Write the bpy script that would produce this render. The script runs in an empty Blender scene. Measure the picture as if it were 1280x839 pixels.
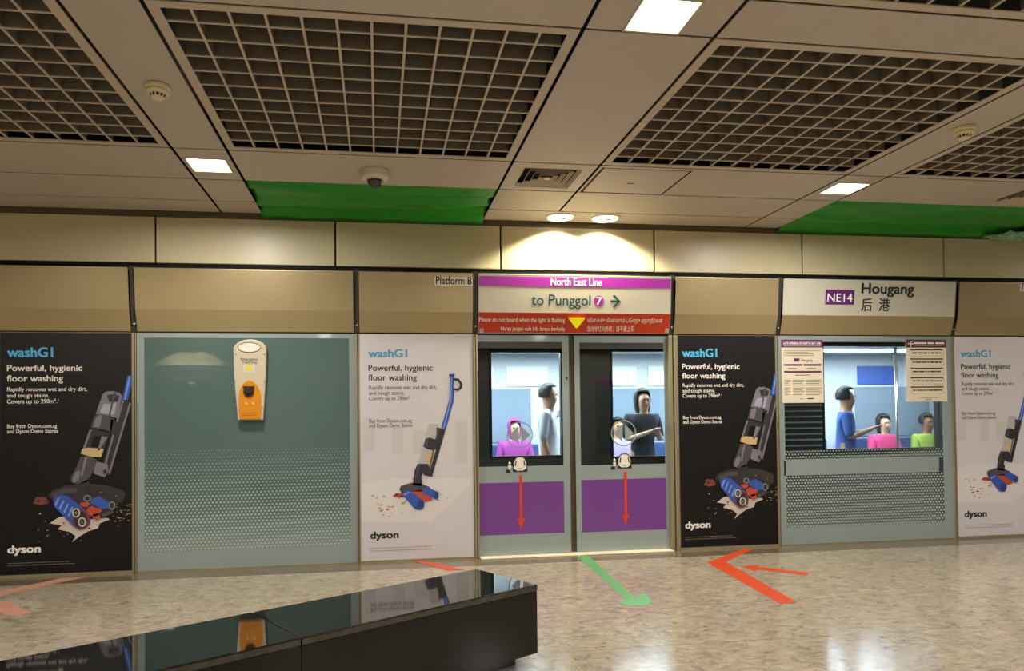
import bpy, bmesh, math, random
from mathutils import Vector, Matrix
random.seed(7)
SC = bpy.context.scene
COL = SC.collection
PI = math.pi

# ------------------------------------------------------------------ camera
F_PX, YAW, PITCH, ROLL = 890.0, 0.145478, 0.018405, -0.011514
CAM_Y, CAM_Z, PX, PY = -6.66895, 1.36827, 602.83, 500.16
def cam_axes():
    cy, sy, cp, sp = math.cos(YAW), math.sin(YAW), math.cos(PITCH), math.sin(PITCH)
    fwd = Vector((sy*cp, cy*cp, sp)); right = Vector((cy, -sy, 0)); up = right.cross(fwd)
    c, s = math.cos(ROLL), math.sin(ROLL)
    r2 = right*c - up*(-s)*(-1)*1.0
    # image x axis after roll, image y (down) axis after roll
    ax = right*c - (-up)*s
    ay = right*s + (-up)*c
    # inverse: a' = a*c - b*s ; b' = a*s + b*c  ->  a' measured along (c,-s), b' along (s,c)
    return fwd, ax, ay
FWD, AX, AY = cam_axes()
cam = bpy.data.cameras.new('camera'); camo = bpy.data.objects.new('camera', cam); COL.objects.link(camo)
cam.sensor_width = 36; cam.lens = F_PX/1280*36
cam.shift_x = (640-PX)/1280; cam.shift_y = -(419.5-PY)/1280
cam.clip_start = 0.05
camo.matrix_world = Matrix.Translation((0, CAM_Y, CAM_Z)) @ Matrix((AX, -AY, -FWD)).transposed().to_4x4()
SC.camera = camo
CO = Vector((0, CAM_Y, CAM_Z))
def ray(px, py):
    return FWD + AX*((px-PX)/F_PX) + AY*((py-PY)/F_PX)
def atY(px, py, y):
    d = ray(px, py); return CO + d*((y-CO.y)/d.y)
def atZ(px, py, z):
    d = ray(px, py); return CO + d*((z-CO.z)/d.z)

# ------------------------------------------------------------------ world, exposure
w = bpy.data.worlds.new('world'); SC.world = w; w.use_nodes = True
w.node_tree.nodes['Background'].inputs[0].default_value = (0.9, 0.85, 0.75, 1)
w.node_tree.nodes['Background'].inputs[1].default_value = 0.05
SC.view_settings.view_transform = 'Standard'
SC.view_settings.look = 'None'
SC.view_settings.exposure = 0.0
SC.view_settings.gamma = 1.0
SC.view_settings.use_curve_mapping = False
try:
    SC.cycles.use_denoising = True
    SC.cycles.max_bounces = 10
    SC.cycles.diffuse_bounces = 5
    SC.cycles.glossy_bounces = 5
    SC.cycles.transparent_max_bounces = 24
    SC.cycles.sample_clamp_indirect = 6
except Exception:
    pass
LAMP_W = 55.0       # one square downlight
SPOT_W = 190.0       # one round downlight over the doors
TRAIN_W = 95.0      # one ceiling strip of the train
WARM = (1.0, 0.96, 0.91)
COOL = (0.80, 0.90, 1.0)

HC = 3.203          # ceiling height

# ------------------------------------------------------------------ materials
def lin(c):
    c /= 255.0
    return c/12.92 if c <= 0.04045 else ((c+0.055)/1.055)**2.4
def C(r, g, b): return (lin(r), lin(g), lin(b), 1)
MATS = {}
def mat(name, col=None, rough=0.5, metal=0.0, spec=0.5, bump=0.0, bscale=40, var=0.0, vscale=6, emit=0.0, coat=0.0):
    if name in MATS: return MATS[name]
    m = bpy.data.materials.new(name); m.use_nodes = True
    nt = m.node_tree; b = nt.nodes['Principled BSDF']
    b.inputs['Base Color'].default_value = col
    b.inputs['Roughness'].default_value = rough
    b.inputs['Metallic'].default_value = metal
    b.inputs['Specular IOR Level'].default_value = spec
    if coat:
        b.inputs['Coat Weight'].default_value = coat; b.inputs['Coat Roughness'].default_value = 0.06
    if emit:
        b.inputs['Emission Color'].default_value = col; b.inputs['Emission Strength'].default_value = emit
    if var or bump:
        tc = nt.nodes.new('ShaderNodeTexCoord')
        n = nt.nodes.new('ShaderNodeTexNoise'); n.inputs['Scale'].default_value = vscale; n.inputs['Detail'].default_value = 5
        nt.links.new(tc.outputs['Object'], n.inputs['Vector'])
        if var:
            mx = nt.nodes.new('ShaderNodeMixRGB'); mx.blend_type = 'MULTIPLY'; mx.inputs[0].default_value = 1
            rp = nt.nodes.new('ShaderNodeValToRGB')
            rp.color_ramp.elements[0].position = .3; rp.color_ramp.elements[1].position = .7
            a = 1-var; rp.color_ramp.elements[0].color = (a, a, a, 1); rp.color_ramp.elements[1].color = (1, 1, 1, 1)
            nt.links.new(n.outputs[0], rp.inputs[0]); nt.links.new(rp.outputs[0], mx.inputs[2])
            mx.inputs[1].default_value = col; nt.links.new(mx.outputs[0], b.inputs['Base Color'])
        if bump:
            n2 = nt.nodes.new('ShaderNodeTexNoise'); n2.inputs['Scale'].default_value = bscale; n2.inputs['Detail'].default_value = 3
            nt.links.new(tc.outputs['Object'], n2.inputs['Vector'])
            bp = nt.nodes.new('ShaderNodeBump'); bp.inputs['Strength'].default_value = bump; bp.inputs['Distance'].default_value = 0.01
            nt.links.new(n2.outputs[0], bp.inputs['Height']); nt.links.new(bp.outputs[0], b.inputs['Normal'])
    MATS[name] = m
    return m
def nd(nt, kind, **kw):
    n = nt.nodes.new(kind)
    for k, v in kw.items(): setattr(n, k, v)
    return n
def mth(nt, op, a, b=None, c=None):
    n = nt.nodes.new('ShaderNodeMath'); n.operation = op
    for i, v in enumerate((a, b, c)):
        if v is None: continue
        if isinstance(v, (int, float)): n.inputs[i].default_value = v
        else: nt.links.new(v, n.inputs[i])
    return n.outputs[0]

M_CEIL = mat('ceiling_metal', C(190, 179, 167), .42, var=.06, vscale=3)
M_CEILD = mat('ceiling_void', C(42, 36, 28), .9)
M_GRILLE = mat('grille_metal', C(192, 178, 160), .5)
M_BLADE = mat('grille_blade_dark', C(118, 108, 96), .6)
M_FASCIA = mat('fascia_metal', C(200, 189, 154), .36, spec=.35, var=.05, vscale=2)
M_HEADER = mat('header_champagne', C(174, 156, 116), .33, metal=.55, var=.06, vscale=3)
M_HEADSIGN = mat('sign_enamel', C(190, 184, 166), .30)
M_BLACK = mat('black_rubber', C(10, 9, 7), .7, spec=.2)
M_STRIP = mat('joint_cover_grey', C(52, 50, 42), .45)
M_BRASS = mat('mullion_metal', C(158, 148, 116), .3, metal=.5)
M_FRIT = mat('frosted_print', C(136, 148, 144), .25, coat=.5)
M_PURPLE = mat('purple_film', C(108, 54, 132), .22, coat=.6)
M_WHITE = mat('white_print', C(240, 236, 225), .5)
M_SIGNPUR = mat('line_purple', C(160, 44, 160), .35)
M_RED = mat('warning_red', C(184, 50, 6), .4)
M_TEAL = mat('sign_teal', C(22, 72, 66), .45)
M_INK = mat('black_ink', C(22, 20, 18), .5)
M_YEL = mat('warning_yellow', C(238, 226, 10), .25, emit=.25)
M_ORANGE = mat('sticker_orange', C(178, 60, 22), .4)
M_SMALLRED = mat('arrow_red', C(206, 56, 16), .4)
M_GREENF = mat('sticker_green', C(84, 140, 86), .45)
M_SALMON = mat('sticker_worn_red', C(176, 122, 100), .5, var=.15, vscale=14)
M_STEEL = mat('stainless', C(196, 188, 168), .25, metal=.9)
M_CREAMP = mat('cream_plastic', C(188, 176, 148), .45)
M_AMBER = mat('amber_plastic', C(204, 128, 8), .35)
M_DARKP = mat('dark_plastic', C(40, 26, 18), .4)
M_PAPER = mat('notice_paper', C(216, 204, 176), .6)
M_NPUR = mat('notice_purple', C(92, 30, 78), .5)
M_NMAR = mat('notice_maroon', C(76, 26, 32), .5)
M_GREY = mat('grey_print', C(150, 140, 120), .6)
M_ADB = mat('poster_black', C(15, 12, 12), .38, spec=.3)
M_ADW = mat('poster_white', C(198, 192, 192), .4, coat=.1, var=.05, vscale=2)
M_ADBLUE = mat('ink_sky_blue', C(70, 170, 214), .5)
M_ADCREAM = mat('ink_cream', C(226, 218, 204), .5)
M_ADBROWN = mat('ink_brown', C(52, 42, 36), .5)
M_ADGREYT = mat('ink_grey', C(104, 94, 88), .5)
M_IB = mat('ink_royal_blue', C(42, 76, 156), .5)
M_IB2 = mat('ink_navy', C(30, 50, 120), .5)
M_IR = mat('ink_red_orange', C(172, 66, 40), .5)
M_IG = mat('ink_gunmetal', C(66, 61, 66), .5)
M_IG2 = mat('ink_light_gunmetal', C(112, 107, 112), .5)
M_IG3 = mat('ink_dark_gunmetal', C(36, 33, 36), .5)
M_IW = mat('ink_splash', C(190, 176, 160), .5)
M_IT = mat('ink_tan', C(190, 160, 112), .5)
M_IY = mat('ink_crumbs', C(150, 132, 70), .5)
M_IF = mat('ink_floor_shadow', C(44, 36, 36), .5)
M_IFW = mat('ink_floor_light', C(204, 197, 193), .5)

def m_emit(name, col, s):
    m = bpy.data.materials.new(name); m.use_nodes = True; nt = m.node_tree
    b = nt.nodes['Principled BSDF']; b.inputs['Base Color'].default_value = col
    b.inputs['Emission Color'].default_value = col; b.inputs['Emission Strength'].default_value = s
    return m
M_DIFF = m_emit('lit_diffuser', (1, .95, .85, 1), 9)
M_SPOTL = m_emit('lit_reflector', (1, .93, .76, 1), 2.2)
M_TRLIGHT = m_emit('train_light_strip', (.8, .92, 1, 1), 4)

def m_floor():
    m = bpy.data.materials.new('granite_tiles'); m.use_nodes = True; nt = m.node_tree; L = nt.links.new
    b = nt.nodes['Principled BSDF']
    tc = nd(nt, 'ShaderNodeTexCoord'); sep = nd(nt, 'ShaderNodeSeparateXYZ'); L(tc.outputs['Object'], sep.inputs[0])
    X, Y = sep.outputs[0], sep.outputs[1]
    TX, TY = 0.622, 0.79
    u = mth(nt, 'DIVIDE', mth(nt, 'ADD', X, 0.18), TX); v = mth(nt, 'DIVIDE', mth(nt, 'ADD', Y, 0.32), TY)
    fu, fv = mth(nt, 'FRACT', u), mth(nt, 'FRACT', v)
    cell = nd(nt, 'ShaderNodeCombineXYZ'); L(mth(nt, 'FLOOR', u), cell.inputs[0]); L(mth(nt, 'FLOOR', v), cell.inputs[1])
    wn = nd(nt, 'ShaderNodeTexWhiteNoise'); L(cell.outputs[0], wn.inputs['Vector'])
    off = nd(nt, 'ShaderNodeVectorMath', operation='SCALE'); L(wn.outputs['Color'], off.inputs[0]); off.inputs['Scale'].default_value = 20
    add = nd(nt, 'ShaderNodeVectorMath', operation='ADD'); L(tc.outputs['Object'], add.inputs[0]); L(off.outputs[0], add.inputs[1])
    mp = nd(nt, 'ShaderNodeMapping'); mp.inputs['Scale'].default_value = (11, 19, 1); mp.inputs['Rotation'].default_value = (0, 0, .25)
    L(add.outputs[0], mp.inputs['Vector'])
    n1 = nd(nt, 'ShaderNodeTexNoise'); n1.inputs['Scale'].default_value = 1.0; n1.inputs['Detail'].default_value = 8; n1.inputs['Roughness'].default_value = .74
    n1.inputs['Distortion'].default_value = .9
    L(mp.outputs[0], n1.inputs['Vector'])
    rp = nd(nt, 'ShaderNodeValToRGB'); e = rp.color_ramp.elements
    e[0].position = .30; e[0].color = C(90, 78, 64); e[1].position = .74; e[1].color = C(176, 164, 142)
    k = e.new(.44); k.color = C(138, 126, 107); k = e.new(.56); k.color = C(156, 144, 122)
    L(n1.outputs[0], rp.inputs[0])
    # per tile tone
    tone = mth(nt, 'ADD', mth(nt, 'MULTIPLY', wn.outputs['Value'], .10), .93)
    hsv = nd(nt, 'ShaderNodeHueSaturation'); L(rp.outputs[0], hsv.inputs['Color']); L(tone, hsv.inputs['Value'])
    # dark threshold band at the foot of the screen doors
    band = mth(nt, 'GREATER_THAN', Y, -0.32)
    mb = nd(nt, 'ShaderNodeMixRGB'); mb.blend_type = 'MULTIPLY'; L(band, mb.inputs[0]); L(hsv.outputs[0], mb.inputs[1]); mb.inputs[2].default_value = (.42, .37, .33, 1)
    # joints
    ju = mth(nt, 'LESS_THAN', mth(nt, 'MINIMUM', fu, mth(nt, 'SUBTRACT', 1.0, fu)), .0035)
    jv = mth(nt, 'LESS_THAN', mth(nt, 'MINIMUM', fv, mth(nt, 'SUBTRACT', 1.0, fv)), .0035)
    j = mth(nt, 'MAXIMUM', mth(nt, 'MULTIPLY', ju, .28), mth(nt, 'MULTIPLY', jv, .55))
    mj = nd(nt, 'ShaderNodeMixRGB'); L(j, mj.inputs[0]); L(mb.outputs[0], mj.inputs[1]); mj.inputs[2].default_value = C(70, 58, 44)
    L(mj.outputs[0], b.inputs['Base Color'])
    n3 = nd(nt, 'ShaderNodeTexNoise'); n3.inputs['Scale'].default_value = 2.2; n3.inputs['Detail'].default_value = 3; L(tc.outputs['Object'], n3.inputs['Vector'])
    L(mth(nt, 'ADD', mth(nt, 'MULTIPLY', n3.outputs[0], .10), .10), b.inputs['Roughness'])
    b.inputs['Specular IOR Level'].default_value = .55
    bp = nd(nt, 'ShaderNodeBump'); bp.inputs['Strength'].default_value = .05; bp.inputs['Distance'].default_value = .01
    n4 = nd(nt, 'ShaderNodeTexNoise'); n4.inputs['Scale'].default_value = 9; L(tc.outputs['Object'], n4.inputs['Vector'])
    L(n4.outputs[0], bp.inputs['Height']); L(bp.outputs[0], b.inputs['Normal'])
    return m
M_FLOOR = m_floor()

def m_glass(name, tint, refl=1.0, diffuse_col=None, diffuse_amt=0.0, dots=None):
    """clear pane or pane with a diffuse colour layer; dots = (pitch, list of (z0, z1, r0, r1), x-range) printed dots in object space"""
    m = bpy.data.materials.new(name); m.use_nodes = True; nt = m.node_tree; L = nt.links.new
    for n in list(nt.nodes):
        if n.type == 'BSDF_PRINCIPLED': nt.nodes.remove(n)
    out = [n for n in nt.nodes if n.type == 'OUTPUT_MATERIAL'][0]
    tr = nd(nt, 'ShaderNodeBsdfTransparent'); tr.inputs[0].default_value = tint
    gl = nd(nt, 'ShaderNodeBsdfGlossy'); gl.inputs['Roughness'].default_value = .015; gl.inputs[0].default_value = (.95, .97, 1, 1)
    fr = nd(nt, 'ShaderNodeFresnel'); fr.inputs[0].default_value = 1.52
    base = tr.outputs[0]
    if diffuse_col:
        df = nd(nt, 'ShaderNodeBsdfDiffuse'); df.inputs[0].default_value = diffuse_col
        mx = nd(nt, 'ShaderNodeMixShader'); mx.inputs[0].default_value = diffuse_amt; L(base, mx.inputs[1]); L(df.outputs[0], mx.inputs[2]); base = mx.outputs[0]
    if dots:
        p, zones, fritcol = dots
        tc = nd(nt, 'ShaderNodeTexCoord'); sep = nd(nt, 'ShaderNodeSeparateXYZ'); L(tc.outputs['Object'], sep.inputs[0])
        X, Z = sep.outputs[0], sep.outputs[2]
        row = mth(nt, 'DIVIDE', Z, p*.866); ri = mth(nt, 'FLOOR', row)
        uo = mth(nt, 'SUBTRACT', mth(nt, 'FRACT', mth(nt, 'ADD', mth(nt, 'DIVIDE', X, p), mth(nt, 'MULTIPLY', mth(nt, 'MODULO', ri, 2.0), .5))), .5)
        vo = mth(nt, 'MULTIPLY', mth(nt, 'SUBTRACT', mth(nt, 'FRACT', row), .5), .866)
        d = mth(nt, 'SQRT', mth(nt, 'ADD', mth(nt, 'MULTIPLY', uo, uo), mth(nt, 'MULTIPLY', vo, vo)))
        tot = None
        for (z0, z1, r0, r1) in zones:
            t = nd(nt, 'ShaderNodeMapRange'); t.clamp = True
            L(Z, t.inputs[0]); t.inputs[1].default_value = z0; t.inputs[2].default_value = z1; t.inputs[3].default_value = r0; t.inputs[4].default_value = r1
            inz = mth(nt, 'MULTIPLY', mth(nt, 'GREATER_THAN', Z, z0), mth(nt, 'LESS_THAN', Z, z1))
            msk = mth(nt, 'MULTIPLY', mth(nt, 'LESS_THAN', d, t.outputs[0]), inz)
            tot = msk if tot is None else mth(nt, 'MAXIMUM', tot, msk)
        fd = nd(nt, 'ShaderNodeBsdfDiffuse'); fd.inputs[0].default_value = fritcol
        mx = nd(nt, 'ShaderNodeMixShader'); L(tot, mx.inputs[0]); L(base, mx.inputs[1]); L(fd.outputs[0], mx.inputs[2]); base = mx.outputs[0]
    mg = nd(nt, 'ShaderNodeMixShader'); L(mth(nt, 'MULTIPLY', fr.outputs[0], refl), mg.inputs[0]); L(base, mg.inputs[1]); L(gl.outputs[0], mg.inputs[2])
    L(mg.outputs[0], out.inputs[0])
    return m
M_DOORGLASS = m_glass('door_glass', (.86, .90, .88, 1), .8)
M_TRAINGLASS = m_glass('train_glass', (.92, .95, .97, 1), .4)
def m_granite():
    m = bpy.data.materials.new('polished_black_granite'); m.use_nodes = True; nt = m.node_tree; b = nt.nodes['Principled BSDF']
    b.inputs['Base Color'].default_value = C(18, 17, 15); b.inputs['Roughness'].default_value = .035; b.inputs['Specular IOR Level'].default_value = .9
    b.inputs['IOR'].default_value = 1.65
    return m
M_BENCH = m_granite()
M_BENCHF = mat('bench_front_granite', C(10, 9, 8), .16, spec=.4)
def m_sheet():
    m = bpy.data.materials.new('green_plastic_sheet'); m.use_nodes = True; nt = m.node_tree; b = nt.nodes['Principled BSDF']
    b.inputs['Base Color'].default_value = C(22, 138, 26); b.inputs['Roughness'].default_value = .35
    return m
M_GREEN = m_sheet()
M_CRUMP = mat('clear_green_plastic', C(136, 182, 136), .2)

# ------------------------------------------------------------------ mesh builders
class MB:
    def __init__(s): s.bm = bmesh.new(); s.mats = []
    def mi(s, m):
        if m not in s.mats: s.mats.append(m)
        return s.mats.index(m)
    def face(s, vs, m):
        try: f = s.bm.faces.new(vs)
        except ValueError: return None
        f.material_index = s.mi(m); return f
    def box(s, x0, x1, y0, y1, z0, z1, m):
        if x0 > x1: x0, x1 = x1, x0
        if y0 > y1: y0, y1 = y1, y0
        if z0 > z1: z0, z1 = z1, z0
        v = [s.bm.verts.new((x, y, z)) for x in (x0, x1) for y in (y0, y1) for z in (z0, z1)]
        for q in ((0, 1, 3, 2), (4, 6, 7, 5), (0, 4, 5, 1), (2, 3, 7, 6), (0, 2, 6, 4), (1, 5, 7, 3)):
            s.face([v[i] for i in q], m)
        return s
    def prism(s, pts, dvec, m):
        """pts: 3D polygon, extruded by dvec"""
        a = [s.bm.verts.new(p) for p in pts]; b = [s.bm.verts.new(Vector(p)+Vector(dvec)) for p in pts]
        n = len(a)
        s.face(a, m); s.face(b[::-1], m)
        for i in range(n): s.face([a[i], b[i], b[(i+1) % n], a[(i+1) % n]], m)
        return s
    def flat(s, pts, y, m, t=.0012):
        """polygon in the wall plane (x,z), front at y, thickness t behind"""
        return s.prism([(p[0], y, p[1]) for p in pts], (0, t, 0), m)
    def disc(s, x, z, r, y, m, t=.0012, rz=None, n=28):
        rz = rz or r
        return s.flat([(x+r*math.cos(2*PI*i/n), z+rz*math.sin(2*PI*i/n)) for i in range(n)], y, m, t)
    def ring(s, x, z, r, wdt, y, m, n=40, t=.0012):
        o = [(x+r*math.cos(2*PI*i/n), z+r*math.sin(2*PI*i/n)) for i in range(n)]
        q = [(x+(r-wdt)*math.cos(2*PI*i/n), z+(r-wdt)*math.sin(2*PI*i/n)) for i in range(n)]
        for i in range(n):
            j = (i+1) % n
            s.flat([o[i], o[j], q[j], q[i]], y, m, t)
        return s
    def lathe(s, prof, cx, cy, cz, m, n=32, axis='z', sx=1, sy=1):
        rings = []
        for r, h in prof:
            R = []
            for i in range(n):
                a = 2*PI*i/n
                p = (r*math.cos(a)*sx, r*math.sin(a)*sy, h) if axis == 'z' else (r*math.cos(a)*sx, h, r*math.sin(a)*sy)
                R.append(s.bm.verts.new((cx+p[0], cy+p[1], cz+p[2])))
            rings.append(R)
        for a, b in zip(rings, rings[1:]):
            for i in range(n):
                j = (i+1) % n; s.face([a[i], a[j], b[j], b[i]], m)
        s.face(rings[0][::-1], m); s.face(rings[-1], m)
        return s
    def tube(s, pts, r, m, n=8, close=False):
        pts = [Vector(p) for p in pts]; rings = []
        for i, p in enumerate(pts):
            d = (pts[min(i+1, len(pts)-1)]-pts[max(i-1, 0)]).normalized()
            u = d.cross(Vector((0, 0, 1)) if abs(d.z) < .9 else Vector((1, 0, 0))).normalized(); v = d.cross(u)
            rings.append([s.bm.verts.new(p+(u*math.cos(2*PI*k/n)+v*math.sin(2*PI*k/n))*r) for k in range(n)])
        for a, b in zip(rings, rings[1:]):
            for k in range(n): s.face([a[k], a[(k+1) % n], b[(k+1) % n], b[k]], m)
        s.face(rings[0][::-1], m); s.face(rings[-1], m)
        return s
    def text(s, body, p0, p1, hgt, m, y=None, bold=0.0, t=.0012):
        """text laid on the wall plane from p0 (left, baseline) to p1=x of right edge; hgt = capital height"""
        c = bpy.data.curves.new('t', 'FONT'); c.body = body; c.resolution_u = 3
        o = bpy.data.objects.new('t', c); COL.objects.link(o)
        dg = bpy.context.evaluated_depsgraph_get()
        me = bpy.data.meshes.new_from_object(o.evaluated_get(dg))
        bpy.data.objects.remove(o)
        xs = [v.co.x for v in me.vertices]
        if not xs: return s
        mn, mxx = min(xs), max(xs); sx = (p1-p0[0])/(mxx-mn); sz = hgt/.70
        idx = s.mi(m)
        for k, (ox, oz) in enumerate([(0, 0)]+([(bold, .6*bold), (-bold, .6*bold), (bold, -.6*bold), (-bold, -.6*bold)] if bold else [])):
            vs = [s.bm.verts.new((p0[0]+(v.co.x-mn+ox)*sx, y-k*.00004, p0[1]+(v.co.y+oz)*sz)) for v in me.vertices]
            for p in me.polygons:
                try: f = s.bm.faces.new([vs[i] for i in p.vertices]); f.material_index = idx
                except ValueError: pass
        bpy.data.meshes.remove(me)
        return s
    def build(s, name, parent=None, loc=None, smooth=False, bevel=0, bseg=2, solid=0):
        bmesh.ops.remove_doubles(s.bm, verts=s.bm.verts, dist=1e-6)
        bmesh.ops.recalc_face_normals(s.bm, faces=s.bm.faces)
        org = Vector(loc) if loc is not None else (parent['_o'] if parent is not None and '_o' in parent else None)
        if org is None and parent is not None: org = Vector((0, 0, 0))
        off = Vector(org) if org is not None else Vector((0, 0, 0))
        for v in s.bm.verts: v.co -= off
        me = bpy.data.meshes.new(name); s.bm.to_mesh(me); s.bm.free()
        for m in s.mats: me.materials.append(m)
        if smooth:
            for p in me.polygons: p.use_smooth = True
        o = bpy.data.objects.new(name, me); COL.objects.link(o)
        if bevel:
            b = o.modifiers.new('bevel', 'BEVEL'); b.width = bevel; b.segments = bseg; b.limit_method = 'ANGLE'; b.angle_limit = .6
        if parent is not None:
            o.parent = parent
            base = WLOC.get(parent.name, Vector((0, 0, 0)))
            # geometry was written in world coordinates: express it relative to the root
            for v in me.vertices: v.co += off - base
            WLOC[o.name] = base
        elif loc is not None:
            o.location = loc; WLOC[o.name] = Vector(loc)
        return o
WLOC = {}
def tag(o, label, cat, group=None, kind=None):
    o['label'] = label; o['category'] = cat
    if group: o['group'] = group
    if kind: o['kind'] = kind
    return o
def thing(name, label, cat, loc, group=None):
    o = bpy.data.objects.new(name, None); COL.objects.link(o); o.location = loc; o.empty_display_size = .1
    WLOC[o.name] = Vector(loc)
    return tag(o, label, cat, group)
def struct(mb, name, **kw):
    o = mb.build(name, **kw); o['kind'] = 'structure'; return o
def light(name, kind, loc, power, col, parent=None, size=.25, spot=None, blend=.3, rot=None):
    l = bpy.data.lights.new(name, kind); l.energy = power; l.color = col
    if kind == 'AREA': l.shape = 'SQUARE'; l.size = size; l.spread = 3.0 if kind == 'AREA' and 'strip' not in name else PI
    if kind == 'SPOT': l.spot_size = spot; l.spot_blend = blend; l.shadow_soft_size = size
    o = bpy.data.objects.new(name, l); COL.objects.link(o)
    if parent is not None:
        o.parent = parent; o.location = Vector(loc)-WLOC[parent.name]
    else: o.location = loc
    if rot: o.rotation_euler = rot
    return o
def WP(px, py, y=0.0):
    p = atY(px, py, y); return (p.x, p.z)
def FP(px, py, z=0.0):
    p = atZ(px, py, z); return (p.x, p.y)

# ================================================================== SETTING
XL, XR, YB = -8.5, 12.5, -13.4
mb = MB(); mb.box(XL, XR, YB, .06, -.12, 0, M_FLOOR); struct(mb, 'floor')

# ceiling panels with dark open joints
PER = 5.035
xb = []
for k in range(-2, 3):
    for d in (0, .363, 2.37, 3.033): xb.append(round(-1.38+d+k*PER, 3))
xb = [x for x in xb if XL < x < XR]
xb = [XL]+xb+[XR]
yb = [-.02, -.37, -.945, -1.59, -3.40, -3.73, -5.54, -5.87, -7.53, -7.86, -9.67, -10.0, -11.81, -12.455, -13.03, YB]
GX, GY = .011, .009
A_, B_, C_, D_, E_, F_, G_ = -1.38, -1.017, .99, 1.653, 3.655, 4.018, 6.025
def near(a, b): return abs(a-b) < .01
open_cells = []          # (x0,x1,y0,y1) not filled with a panel
def is_open(x0, x1, y0, y1):
    wide = x1-x0 > 1.7
    if wide and near(y1, -1.59) and near(y0, -3.40) and -3.5 < x0 < 5: return True
    if near(x0, D_) and near(y1, -3.73): return True
    if near(y1, -.37) or near(y1, -.02):
        if near(x0, B_) or near(x0, F_) or near(x0, G_): return True
    if near(x0, C_) and near(y1, -.945): return True          # air diffuser
    if near(x0, A_) and near(y1, -.945): return True          # lamp
    if near(x0, E_) and near(y1, -.945): return True
    if near(x0, C_) and near(y1, -3.40): return True
    return False
mb = MB()
T = .005
for i in range(len(yb)-1):
    y1, y0 = yb[i], yb[i+1]
    for x0, x1 in zip(xb, xb[1:]):
        if is_open(x0, x1, y0, y1): continue
        if i == 0 and near(x0, D_): continue
        xx1 = x1
        if i == 0 and near(x0, C_): xx1 = E_          # the row along the screen runs through
        if near(x0, D_) and near(y1, -.945):          # access hatch set in this panel
            hx0, hx1, hy0, hy1 = 1.705, 2.385, -1.525, -.958
            mb.box(hx1+.016, xx1-GX, y0+GY, y1-GY, HC, HC+T, M_CEIL)
            mb.box(x0+GX, hx0-.022, y0+GY, y1-GY, HC, HC+T, M_CEIL)
            mb.box(hx0-.022, hx1+.016, y0+GY, hy0-.018, HC, HC+T, M_CEIL)
            continue
        if near(x0, F_) and near(y1, -.945):          # second air diffuser at the right edge
            ax0, ax1, ay0, ay1 = 5.42, 5.90, -1.49, -1.04
            mb.box(x0+GX, ax0, y0+GY, y1-GY, HC, HC+T, M_CEIL); mb.box(ax1, xx1-GX, y0+GY, y1-GY, HC, HC+T, M_CEIL)
            mb.box(ax0, ax1, y0+GY, ay0, HC, HC+T, M_CEIL); mb.box(ax0, ax1, ay1, y1-GY, HC, HC+T, M_CEIL)
            continue
        mb.box(x0+GX, xx1-GX, y0+GY, y1-GY, HC, HC+T, M_CEIL)
mb.box(XL, XR, YB, .3, HC+.65, HC+.7, M_CEILD)
struct(mb, 'ceiling')

# fascia over the screen: big panels with dark joints, and the dark shadow gaps above and below
FJ = [XL, -5.08, -3.52, -1.951, -.377, 1.172, 2.709, 4.287, 5.898, 7.5, 9.1, XR]
FZ0, FZ1 = 2.742, 3.155
mb = MB()
for a, b in zip(FJ, FJ[1:]):
    mb.box(a+.008, b-.008, 0, .03, FZ0, FZ1, M_FASCIA)
mb.box(XL, XR, .03, .08, 2.5, HC+.6, M_CEILD)
struct(mb, 'wall_front', bevel=.006)
mb = MB(); mb.box(XL, XR, .005, .028, FZ1+.004, HC+.05, mat('shadow_gap_brown', C(96, 80, 56), .6)); struct(mb, 'trim_1')
# the out-of-frame remainder of the screen line, the rear and side walls, the tunnel
M_WALL = mat('wall_enamel', C(150, 146, 132), .4)
mb = MB()
mb.box(XL, -3.33, 0, .03, 0, 2.70, M_WALL); mb.box(7.22, XR, 0, .03, 0, 2.70, M_WALL)
mb.build('wall_front_end')['kind'] = 'structure'
mb = MB(); mb.box(XL-.1, XL, YB, .1, 0, HC+.7, M_WALL); struct(mb, 'wall_left')
mb = MB(); mb.box(XR, XR+.1, YB, .1, 0, HC+.7, M_WALL); struct(mb, 'wall_right')
M_TUN = mat('tunnel_dark', C(60, 60, 58), .8)
mb = MB()
mb.box(XL, XR, YB-.1, YB, 0, HC+.7, M_WALL)
mb.box(XL, XR, YB, YB+.02, 2.74, 3.15, M_FASCIA)
for k in range(5):
    x0 = -6+k*4.1
    mb.box(x0, x0+1.95, YB, YB+.02, .1, 2.1, mat('rear_door_grey', C(96, 108, 104), .2))
    mb.box(x0, x0+1.95, YB, YB+.06, 2.16, 2.30, M_SIGNPUR)
rx = ray(240, 440); rx = (rx*(20.07/rx.y)).x
mb.box(rx-.98, rx+.98, YB+.02, YB+.07, 2.15, 2.68, mat('rear_sign_dark', C(70, 66, 64), .4)); mb.box(rx-.5, rx+.5, YB+.07, YB+.075, 2.36, 2.42, M_SIGNPUR)
mb.prism([(rx-.12, YB+.075, 2.30), (rx+.12, YB+.075, 2.30), (rx, YB+.075, 2.18)], (0, .004, 0), M_WHITE)
struct(mb, 'wall_back')
for dx in (-.22, .22): light('rear_round_lamp', 'SPOT', (rx+dx, YB+.2, HC-.03), 320, (1, .9, .7), None, size=.05, spot=2.45, blend=.35)
mb = MB(); mb.box(XL, XR, 3.7, 3.8, -1, 4, M_TUN); mb.box(XL, XR, .08, 3.7, 3.2, 3.3, M_TUN); mb.box(XL, XR, .06, 3.7, -1.1, -1, M_TUN)
struct(mb, 'wall_tunnel')

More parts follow.
